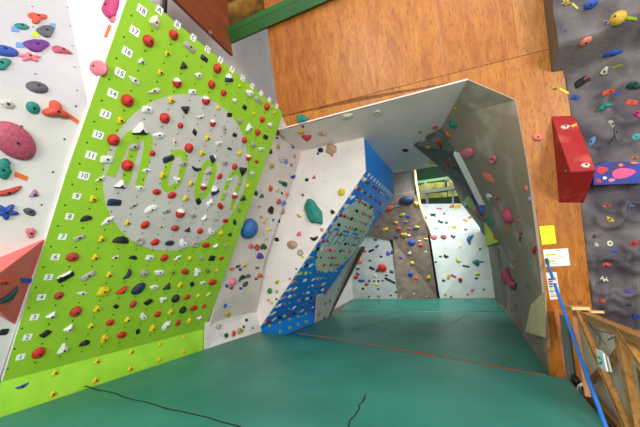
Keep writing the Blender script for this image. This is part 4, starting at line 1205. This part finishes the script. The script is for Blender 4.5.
# raw plywood volume at the foot of the right cave wall
kp = []; kb = []
for q in ((545.2, 290.5), (530.4, 305), (524.9, 332), (545.6, 338)):
    l_, n_ = cast('R', q); l_ = l_ if l_ is not None else aty(q, -.81)
    kp.append(EYE + (l_ - EYE) * (.905 if q[0] > 540 else .988)); kb.append(l_ + Vector((.0, -.01, 0)))
kt = solid('climbing_volume', kp + kb, [[0, 1, 2, 3], [4, 7, 6, 5], [0, 4, 5, 1], [1, 5, 6, 2], [2, 6, 7, 3], [3, 7, 4, 0]], w_kite, 'raw plywood volume low on the right cave wall, by the plywood edge', 'climbing volume')
# lime volumes on the ridge
lv = [atx(q, 7.55) for q in ((483.8, 222), (495, 225), (502, 241), (486, 246.5))]; lb = [p + Vector((.35, -.12, .0)) for p in lv]
lmv = solid('climbing_volume', lv + lb, [[0, 1, 2, 3], [4, 7, 6, 5], [0, 4, 5, 1], [1, 5, 6, 2], [2, 6, 7, 3], [3, 7, 4, 0]], mat('lime_volume', (166, 190, 30), .5, (150, 172, 24), scale=3), 'lime green box volume on the ridge at the far end of the right cave wall', 'climbing volume')
reg('LV', lmv)
H('LV', 496.6, 236.8, 6.5, 6.5, 0, 'oval', 'orange'); H('LV', 488.6, 221.5, 9.5, 8, 10, 'half', 'teal')
l2 = [atx(q, 7.4) for q in ((483, 205), (488, 213.5), (484.5, 219))]; l2b = [p + Vector((.25, -.08, 0)) for p in l2]
lm2 = solid('climbing_volume', l2 + l2b, [[0, 1, 2], [3, 5, 4], [0, 3, 4, 1], [1, 4, 5, 2], [2, 5, 3, 0]], mat('yellow_volume', (206, 204, 50), .5), 'small yellow wedge volume just above the lime green box volume', 'climbing volume')
gq = []
for q in ((461.5, 203), (469, 194.5), (481, 214), (479.5, 225.5), (471, 216)):
    l_, n_ = cast('D', q)
    if l_ is not None: gq.append(EYE + (l_ - EYE) * .985)
if len(gq) >= 3:
    gv = solid('climbing_volume', gq + [p + (p - EYE) * .012 for p in gq], [list(range(len(gq))), list(range(2 * len(gq) - 1, len(gq) - 1, -1))] + [[i, (i + 1) % len(gq), len(gq) + (i + 1) % len(gq), len(gq) + i] for i in range(len(gq))], mat('green_volume', (120, 170, 40), .55, (90, 140, 40), scale=4), 'flat grass green volume right of the far white wall', 'climbing volume')

# ------------------------------------------------------------------ moulded rock wall on the right
rock_c = lambda q: hit(q, WP, WN)
bumps = []     # (y, z, radius, width, height, a0, a1)
def arcb(q, rpx, wpx, hgt, a0=0, a1=360):
    p = rock_c(q); d = (p - EYE).dot(cz); bumps.append((p.y, p.z, rpx * d / FPX, wpx * d / FPX, hgt, a0, a1))
arcb((608, 218), 9, 3, .05, 150, 400); arcb((635, 263), 8, 3.4, .06); arcb((607, 268), 10, 3, .05, -20, 190); arcb((627, 288), 8, 2.6, .045, 190, 400)
arcb((612, 306), 8, 2.6, .045, 0, 200); arcb((601, 287), 7, 2.4, .04, 60, 330); arcb((630, 243), 7, 2.4, .04, 180, 380); arcb((590, 41), 14, 8, -.06); arcb((608, 82), 16, 5, .05, 0, 180)
arcb((630, 100), 19, 5, .06); arcb((594, 142), 8, 4, -.06); arcb((613, 150), 14, 6, .05, 20, 160); arcb((612, 202), 9, 3, .04, 180, 360); arcb((634, 212), 9, 3, .04)
arcb((600, 12), 20, 8, .05, 200, 340); arcb((632, 48), 14, 6, .05); arcb((616, 318), 8, 3, .04, 0, 180); arcb((598, 240), 7, 3, .04, 60, 200)
def rock_x(y, z):
    zz_ = z - Z0
    x = xf(z) + .03
    k_ = max(0., min(1., (zz_ - 2.08) / .16)); x -= .36 * k_ * k_ * (3 - 2 * k_)
    v = Vector((y * 1.7, z * 1.7, 3.3)); h = .10 * noise.noise(v) + .05 * noise.noise(v * 2.3) + .02 * noise.noise(v * 5)
    if zz_ > .75: h *= 1.5
    for by_, bz_, br_, bw_, bh_, a0, a1 in bumps:
        dy, dz = y - by_, z - bz_
        if abs(dy) > br_ + 3 * bw_ or abs(dz) > br_ + 3 * bw_: continue
        a = (math.degrees(math.atan2(dz, -dy)) - a0) % 360
        if a > (a1 - a0) and a1 - a0 < 360: continue
        if bh_ > 0: h += bh_ * math.exp(-((math.hypot(dy, dz) - br_) / bw_) ** 2)
        else: h += bh_ * math.exp(-(math.hypot(dy, dz) / br_) ** 2)
    # panel joints
    for zs in seams_z: h -= .03 * math.exp(-((z - zs) / .012) ** 2)
    if z < seams_z[0] + .1:
        for ysm in seams_y: h -= .03 * math.exp(-((y - ysm) / .012) ** 2)
    return x - h
seams_z = [rock_c((606, 263)).z, rock_c((606, 232)).z, rock_c((606, 189)).z]
seams_y = [rock_c((597, 275)).y, rock_c((632, 275)).y]
NY, NZ = 120, 250
ROCKTOP = atx((556, 0), 3.56).y + 1.275
Y0_, Y1_, ZA, ZB = -1.275, -3.3, -.0, 5.2
vs = []; fs = []
for j in range(NZ):
    z = ZA + (ZB - ZA) * j / (NZ - 1)
    for i in range(NY):
        y = Y0_ + (Y1_ - Y0_) * i / (NY - 1)
        if z - Z0 > 2.08: y += ROCKTOP * (1 - i / (NY - 1))
        vs.append((rock_x(y, z), y, z))
for j in range(NZ - 1):
    for i in range(NY - 1):
        a = j * NY + i; fs.append([a, a + 1, a + NY + 1, a + NY])
# left return face back to the plywood
b = len(vs)
for j in range(NZ):
    z = ZA + (ZB - ZA) * j / (NZ - 1); x = rock_x(Y0_, z); vs.append((max(x + .02, xf(z) + .03), Y0_ + (ROCKTOP if z - Z0 > 2.08 else 0), z))
for j in range(NZ - 1): fs.append([j * NY, (j + 1) * NY, b + j + 1, b + j])
me = mesh_from('wall_right_rock', vs, fs, None, True)
for p in me.polygons[-(NZ - 1):]: p.use_smooth = False
me.materials.append(mat('moulded_rock_paint', (114, 106, 104), .8, (72, 66, 74), scale=2.4, detail=8, bump=.35, bscale=30, contrast=(.36, .60)))
me.materials.append(mat('rock_panel_side', (118, 100, 74), .8, (100, 84, 60), scale=3))
for p in me.polygons[-(NZ - 1):]: p.material_index = 1
rk = link('wall_right_rock', me, None, None, 'structure'); reg('rock', rk)
for ln in r'''
rock 566 2.6 10 7 -10 star gold
rock 590.7 4.6 14 8.5 -28 oval blue
rock 617 17.6 14 14 0 ball gold
rock 606.5 22.5 8 5 0 rock lilac
rock 586 42 13 7 -32 oval salmon
rock 612.5 53.4 18.5 7 -14 half blue
rock 565.4 29.5 4.5 3.5 0 tri dgrey
rock 580.5 82.5 19 8 -32 slab black
rock 604.4 71.5 9 6 -40 jug cream
rock 610 92 15 4.6 -14 slab coral
rock 605 106 14 7 -25 half teal
rock 633.7 86 12 8 0 jug dteal
rock 632 102.4 11 6 5 slab coral
rock 637.5 113.5 8 8 0 jug magenta
rock 575 97.4 9 5 5 slab blue
rock 612 124 9 5 65 slab grey
rock 591.5 141.5 12 6 -55 oval sky
rock 636.5 137 10 8 -40 shell aqua
rock 616.5 133 19 4 80 bean dgrey
rock 635 157.5 8 4 -5 bean orange
rock 607 205.8 9 5 -10 bean coral
rock 631 207 9 8 20 star sky
rock 594.5 236.5 4 4 0 rock dgrey
rock 596.5 245 5 4 20 rock cream
rock 610 243.5 6 6 30 ring cream
rock 634 243.5 10 5 -25 slab red2
rock 614 250.5 6 3.6 -10 slab blue
rock 605.7 265 9 5 -12 half coral
rock 604.3 278.7 9 6 20 star cream
rock 628 292 9 5 -10 slab violet
rock 601.5 301 5.4 4.2 0 oval coral
rock 636.5 316.6 7.5 5.5 0 ring blue
rock 610 219.5 8 4.5 20 rock gold
rock 629 305 5 3 0 rock navy
rock 582.5 80 11 4.5 -34 bean coral
rock 597 322.5 0.5 0.5 0 rock grey
'''.strip().splitlines():
    a = ln.split()
    if float(a[3]) < 1: continue
    H(a[0], float(a[1]), float(a[2]), float(a[3]), float(a[4]), float(a[5]), a[6], a[7], None, None, int(float(a[1])) % 3)
for a in (('rock', 575, 6, 8, 2, 42, 'lime'), ('rock', 631, 18, 12, 3, 5, 'lime'), ('rock', 617.5, 66, 12, 2, -18, 'olive'), ('rock', 616.8, 94, 5, 4, 0, 'blue')): tape(*a)
# blue patterned wall feature
def rk_off(q, off):
    l_, n_ = cast('rock', q)
    base = l_ if l_ is not None else rock_c(q)
    return EYE + (base - EYE) * (1 - off / (base - EYE).length)
pz = rock_c((617, 172)); ppl = (Vector((pz.x - .16, 0, pz.z)), WN)
pf = lambda q, o_=0.: hit(q, ppl[0] - WN * o_, ppl[1])
pad = empty('wall_feature', pf((620, 183)), 'blue wall feature with red and pink leaf shaped patches on the rock wall', 'wall feature')
put_under(slab('body', [pf(q) for q in ((594, 166), (606, 161.5), (648, 161.5), (648, 183), (593.5, 185))], .16, mat('patterned_blue', (28, 52, 168), .5, (20, 30, 110), scale=6)), pad)
def leaf(q, w, h, rot, c):
    pts = []
    for k in range(20):
        t = 2 * pi * k / 20; x = math.cos(t) * w / 2; y = math.sin(t) * h / 2 * (1 - .35 * math.cos(t)); r_ = math.radians(rot)
        pts.append(pf((q[0] + x * math.cos(r_) - y * math.sin(r_), q[1] + x * math.sin(r_) + y * math.cos(r_)), .004))
    o = slab('patch', pts, .004, mat('patch_' + c, CLR[c], .5)); put_under(o, pad)
leaf((624, 173), 24, 10, -8, 'hotpink'); leaf((602.5, 170), 12, 7, -10, 'crimson'); leaf((621, 165), 5, 3, 0, 'orange'); leaf((612, 180), 7, 3, -10, 'salmon'); leaf((635, 162.8), 9, 2, 0, 'orange'); leaf((599, 181), 6, 4, 20, 'crimson'); leaf((605, 178), 4, 3, 0, 'white')

# ------------------------------------------------------------------ papers on the plywood
def paper(name, quad, m, label, lift=.004):
    pts = [wo(q, -.004 + lift) for q in quad]
    o = slab(name, pts, .003, m); tag(o, label, 'paper'); return o
def on_quad(quad, u0, v0, u1, v1):
    A, B_, C_, D_ = [Vector(q) for q in quad]
    f = lambda u, v: (A.lerp(B_, u)).lerp(D_.lerp(C_, u), v)
    return [f(u0, v0), f(u1, v0), f(u1, v1), f(u0, v1)]
def printed(quad, u0, v0, u1, v1, c, parent, name='text_line'):
    pts = [wo(q, -.004 + .0065) for q in on_quad(quad, u0, v0, u1, v1)]
    o = slab(name, pts, .002, mat('print_%d_%d_%d' % c, c, .6)); o.parent = parent
m_pap = mat('white_paper', (244, 244, 242), .6)
paper('paper_note', ((539.2, 226.3), (554.2, 225.2), (556.5, 243.5), (542, 244.8)), mat('yellow_paper', (246, 232, 40), .6), 'blank bright yellow paper taped on the plywood above the white sheets')
qd = ((542.9, 249.8), (568, 248.3), (570.2, 265.5), (545.5, 266.8))
p_ = paper('paper_sheet', qd, m_pap, 'wide white printed sheet below the yellow paper, with highlighted lines')
printed(qd, .06, .26, .46, .36, (196, 214, 60), p_); printed(qd, .10, .64, .42, .74, (170, 220, 60), p_); printed(qd, .5, .08, .66, .12, (150, 150, 150), p_)
for v in (.45, .53, .82): printed(qd, .10, v, .85, v + .03, (196, 196, 196), p_)
qd2 = ((545.8, 272.8), (556.4, 272.0), (560.5, 298.8), (550.2, 299.8))
p_ = paper('paper_sheet', qd2, m_pap, 'narrow white sheet with rows of coloured blocks, lowest on the plywood')
for k, (c1, c2_) in enumerate((((50, 30, 30), (60, 60, 70)), ((200, 60, 60), (200, 90, 60)), ((40, 80, 170), (30, 110, 120)), ((40, 130, 60), (50, 90, 160)), ((220, 220, 120), (200, 220, 230)), ((60, 140, 200), (90, 160, 200)), ((226, 206, 120), (230, 200, 200)), ((240, 150, 120), (230, 120, 110)))):
    v = .22 + k * .09
    printed(qd2, .12, v, .46, v + .06, c1, p_, 'colour_block'); printed(qd2, .54, v, .86, v + .06, c2_, p_, 'colour_block')
# blue rope
ra = wo((547.5, 263), .03); rb = aty((609, 436), -.74)
rope = empty('hanging_rope', rb, 'thick blue rope running from the white sheet down to the mat edge', 'rope')
tube('strand', [ra.lerp(rb, t / 20) + Vector((0, 0, -.03 * math.sin(pi * t / 20))) for t in range(21)], .015, mat('blue_rope', (40, 120, 205), .5, (30, 100, 190), scale=20), rope)
tube('clip', [ra + Vector((.015, 0, .05)), ra + Vector((-.005, 0, -.005))], .018, mat('dark_green_clip', (40, 80, 50), .4), rope)
tube('tape_band', [ra.lerp(rb, .16) + Vector((0, 0, -.0145)), ra.lerp(rb, .185) + Vector((0, 0, -.0165))], .0175, mat('white_tape', (230, 230, 226), .5), rope)

# ------------------------------------------------------------------ timber barrier along the right edge of the mat
YR = -.95
bar = empty('timber_barrier', (3.4, YR, .13), 'varnished timber barrier with diagonal braces along the right edge of the mat', 'barrier')
def bm_(name, q1, q2, w, h, y=YR, m=None):
    return box_between(name, aty(q1, y), aty(q2, y), w, h, m or w_rail, bar)
zt_ = Z0 - .56
box_between('top_rail', (4.02, YR - .02, zt_), (1.9, YR - .02, zt_ + .02), .07, .06, w_rail, bar)
box_between('post', (3.02, YR, .0), (3.02, YR, zt_ - .04), .05, .06, w_rail, bar, up=(1, 0, 0))
box_between('post', (2.2, YR, .0), (2.2, YR, zt_ - .04), .05, .06, w_rail, bar, up=(1, 0, 0))
bm_('brace', (578, 312), (633, 440), .035, .06, YR + .02)
bm_('brace', (619, 330), (650, 376), .035, .05)
bm_('bottom_rail', (583, 387), (640, 452), .035, .055, YR)
bm_('stub', (620, 352), (592, 381), .03, .05, YR - .03)
pb = slab('back_panel', [aty((578, 312), YR - .08), aty((655, 337), YR - .08), aty((655, 470), YR - .08), aty((620, 455), YR - .08), aty((584, 400), YR - .08)], .02, mat('scribbled_plywood', (250, 244, 230), .6, (238, 230, 214), scale=3)); put_under(pb, bar)
pb2 = slab('side_panel', [aty((634, 352), YR - .055), aty((655, 362), YR - .055), aty((655, 460), YR - .055), aty((646, 430), YR - .055)], .02, w_c); put_under(pb2, bar)
for q1, q2 in (((586, 320), (606, 345)), ((596, 330), (612, 334)), ((600, 333), (600, 345)), ((608, 340), (616, 336))):
    put_under(tube('pencil_line', [aty(q1, YR - .077), aty(q2, YR - .077)], .004, mat('pencil', (120, 108, 100), .7), None, 5), bar)
sg = empty('small_sign', aty((603, 372), YR + .10), 'small white sign with a teal curved mark on the timber barrier', 'sign')
put_under(slab('plate', [aty(q, YR + .09) for q in ((595.5, 349), (602.5, 353), (606.5, 371.5), (598.5, 366))], .012, mat('sign_white', (244, 248, 248), .4)), sg)
put_under(tube('curved_mark', [aty(q, YR + .094) for q in ((598.5, 357.5), (600.5, 358), (601.8, 360.5), (601.2, 363), (599.5, 363.5))], .007, mat('sign_teal', (30, 170, 160), .5)), sg)
put_under(slab('paper', [aty(q, YR + .07) for q in ((600, 350), (607, 357), (611, 372), (606, 371))], .008, mat('sign_grey', (214, 210, 204), .6)), sg)
o = box_between('plank', aty((557, 312), -.93), aty((572, 402), -.86), .05, .20, w_low); tag(o, 'upright orange plank against the foot of the plywood wall', 'plank')
o = box_between('plank', aty((574, 318), -.90), aty((588, 396), -.86), .04, .12, w_a); tag(o, 'upright orange plank between the dark green post and the barrier', 'plank')
o = box_between('padded_post', aty((564, 316), -.92), aty((573, 386), -.86), .06, .09, mat('dark_green_vinyl', (52, 72, 60), .5)); tag(o, 'dark green padded post between the two orange planks', 'post')
o = box_between('ledge_strip', aty((571, 307), -.95), aty((581, 308.5), -.95), .14, .03, w_edge); tag(o, 'pale timber strip at the far end of the barrier top rail', 'timber strip')
o = box_between('ledge_strip', aty((582, 310.5), -1.05), aty((597, 312), -1.05), .10, .02, w_edge); tag(o, 'pale timber strip behind the top rail, below the plywood corner', 'timber strip')
hb_ = empty('hand_tool', aty((574, 392), -.84), 'small red and black hand tool lying at the mat edge beside the planks', 'tool')
put_under(sphere_obj('handle', aty((575.5, 380.5), -.86), .07, mat('tool_black', (24, 20, 20), .5), (1, .5, .8)), hb_)
put_under(sphere_obj('head', aty((573.5, 386.5), -.84), .055, mat('tool_red', (206, 50, 36), .5), (1, .5, .8)), hb_)
rs = tube('rope_loop', [aty(q, -.84) for q in ((579, 396), (577.5, 391), (579, 386), (583, 384))], .012, mat('white_cord', (226, 222, 214), .6)); tag(rs, 'loop of white cord beside the red and black hand tool', 'cord')

# ------------------------------------------------------------------ labels of the holds
for h in HOLDS:
    c = WORD.get(h['c'], h['c']); 
    if h['c2']: c = c + ' and ' + h['c2']
    h['d'] = c + ' ' + SHAPE_WORD[h['kind']]
WALLN = dict(G1='grey side wall', W='white panel beside the blue board', R='right cave wall', roof='grey cave ceiling', wood='plywood wall', D='dark cave wall', B4='far white wall', B2='far grey wall', B3='far brown wall',
             G3='strip right of the blue board', L='white left wall', cheek='white edge beside the green board', rock='moulded rock wall', RV='red pyramid volume', RB='red wedge volume', LV='lime volume', green='green board', blue='blue board')
walls = {}
for h in HOLDS: walls.setdefault(h['wall'], []).append(h)
used = set()
def setl(h, s):
    assert s not in used, s
    used.add(s); tag(h['o'], s, 'climbing hold', 'climbing holds on the ' + WALLN[h['wall']]); h['done'] = s
for w, hs in walls.items():
    if w == 'green':
        for h in hs: ci, r = h['cell']; setl(h, '%s hold at column %s, row %d of the green board' % (h['d'], 'ABCDEFGHIJK'[ci], r))
        continue
    if w == 'blue':
        for h in hs: r, k = h['nth']; setl(h, '%s hold, %s from the left in the %s row of the blue board' % (h['d'].replace(' shaped', ''), NTH[k], ORD[r] if r in (0, 17) else ORD[r])); 
        continue
    by = {}
    for h in hs: by.setdefault(h['d'], []).append(h)
    uniq = [g[0] for g in by.values() if len(g) == 1]
    for g in by.values():
        g.sort(key=lambda h: -h['w'])
        if len(g) == 1: setl(g[0], '%s hold on the %s' % (g[0]['d'], WALLN[w]))
        elif g[0]['w'] > 1.6 * g[1]['w']: setl(g[0], 'biggest %s hold on the %s' % (g[0]['d'], WALLN[w]))
    for g in by.values():
        for h in g:
            if 'done' in h: continue
            cand = sorted(uniq, key=lambda k: math.dist(k['q'], h['q']) / (k['w'] ** .3))
            for k in cand:
                dx, dy = h['q'][0] - k['q'][0], h['q'][1] - k['q'][1]
                dr = ('right of' if dx > 0 else 'left of') if abs(dx) > abs(dy) else ('below' if dy > 0 else 'above')
                s = '%s hold %s the %s one, %s' % (h['d'], dr, k['d'], WALLN[w])
                if s not in used: setl(h, s); break
            else: setl(h, '%s hold, %dth on %s' % (h['d'], len(used), w))
# the 300 holds that show largest stay single; the many small ones become one object
HOLDS.sort(key=lambda h: -h['w'])
vs, fs, mi_, smo, mats_ = [], [], [], [], []
for h in HOLDS[300:]:
    for o in [h['o']] + list(h['o'].children):
        mw = o.matrix_world if o.parent is None else h['o'].matrix_world @ Matrix.LocRotScale(o.location, None, o.scale)
        b = len(vs); vs += [mw @ v.co for v in o.data.vertices]
        for p in o.data.polygons:
            m = o.data.materials[p.material_index]
            if m not in mats_: mats_.append(m)
            fs.append([b + i for i in p.vertices]); mi_.append(mats_.index(m)); smo.append(p.use_smooth)
    for o in [h['o']] + list(h['o'].children): bpy.data.objects.remove(o)
me = bpy.data.meshes.new('small_climbing_holds'); me.from_pydata(vs, [], fs); me.update()
for m in mats_: me.materials.append(m)
me.polygons.foreach_set('material_index', mi_); me.polygons.foreach_set('use_smooth', smo)
sh_ = link('small_climbing_holds', me, None, None, 'stuff'); tag(sh_, 'hundreds of tiny coloured climbing holds scattered over the boards and far walls', 'climbing holds')

tw = {}
for t in TAPES: tw.setdefault((t[1], t[2]), []).append(t)
seen = set()
for o, w, c, q in TAPES:
    pool = [h for h in walls.get(w, [])] or HOLDS
    for k in sorted(pool, key=lambda k: math.dist(k['q'], q)):
        dx, dy = q[0] - k['q'][0], q[1] - k['q'][1]; dr = ('right of' if dx > 0 else 'left of') if abs(dx) > abs(dy) else ('below' if dy > 0 else 'above')
        s = '%s tape strip just %s the %s hold, %s' % (WORD.get(c, c), dr, k['d'], WALLN[w])
        if s not in seen: break
    seen.add(s); tag(o, s, 'tape', 'tape markers by the holds')

# ------------------------------------------------------------------ light
def area(name, loc, target, sx, sy, e, col=(1, 1, 1)):
    l = bpy.data.lights.new(name, 'AREA'); l.shape = 'RECTANGLE'; l.size = sx; l.size_y = sy; l.energy = e; l.color = col
    o = bpy.data.objects.new(name, l); COL.objects.link(o); o.location = loc
    o.rotation_euler = (Vector(target) - Vector(loc)).to_track_quat('-Z', 'Y').to_euler(); return o
area('hall_light', (1.0, -.9, 6.6), (2.4, 1.8, 1.0), 2.4, 2.4, 125, (1, .985, .96))
area('hall_light', (-1.8, 2.0, 5.7), (4.0, .9, 4.3), 1.3, 1.3, 75, (1, .97, .93))
area('hall_light', (-1.6, -4.6, 3.0), (5.5, 2.0, 1.6), 1.8, 1.8, 300, (1, .98, .95))  # low fill added to brighten the blue board, no known fixture
area('cave_fill', (-3.0, .5, 1.9), (7, .6, 2.6), 2.4, 1.6, 205, (1, .98, .96))  # added fill aimed into the cave from behind the camera, not a real window
area('cave_lamp', (10.2, .3, 4.9), (12.6, 1.2, 0.9), 1.2, 2.0, 185, (.96, 1, .98)).data.spread = math.radians(115)
area('far_hall_lamp', (15.6, 1, 6.2), (17.5, 1, 4), 2, 2, 60, (1, 1, .9))
wd = bpy.data.worlds.new('world'); scene.world = wd; wd.use_nodes = True
wd.node_tree.nodes['Background'].inputs[0].default_value = (.95, .97, 1, 1); wd.node_tree.nodes['Background'].inputs[1].default_value = .52
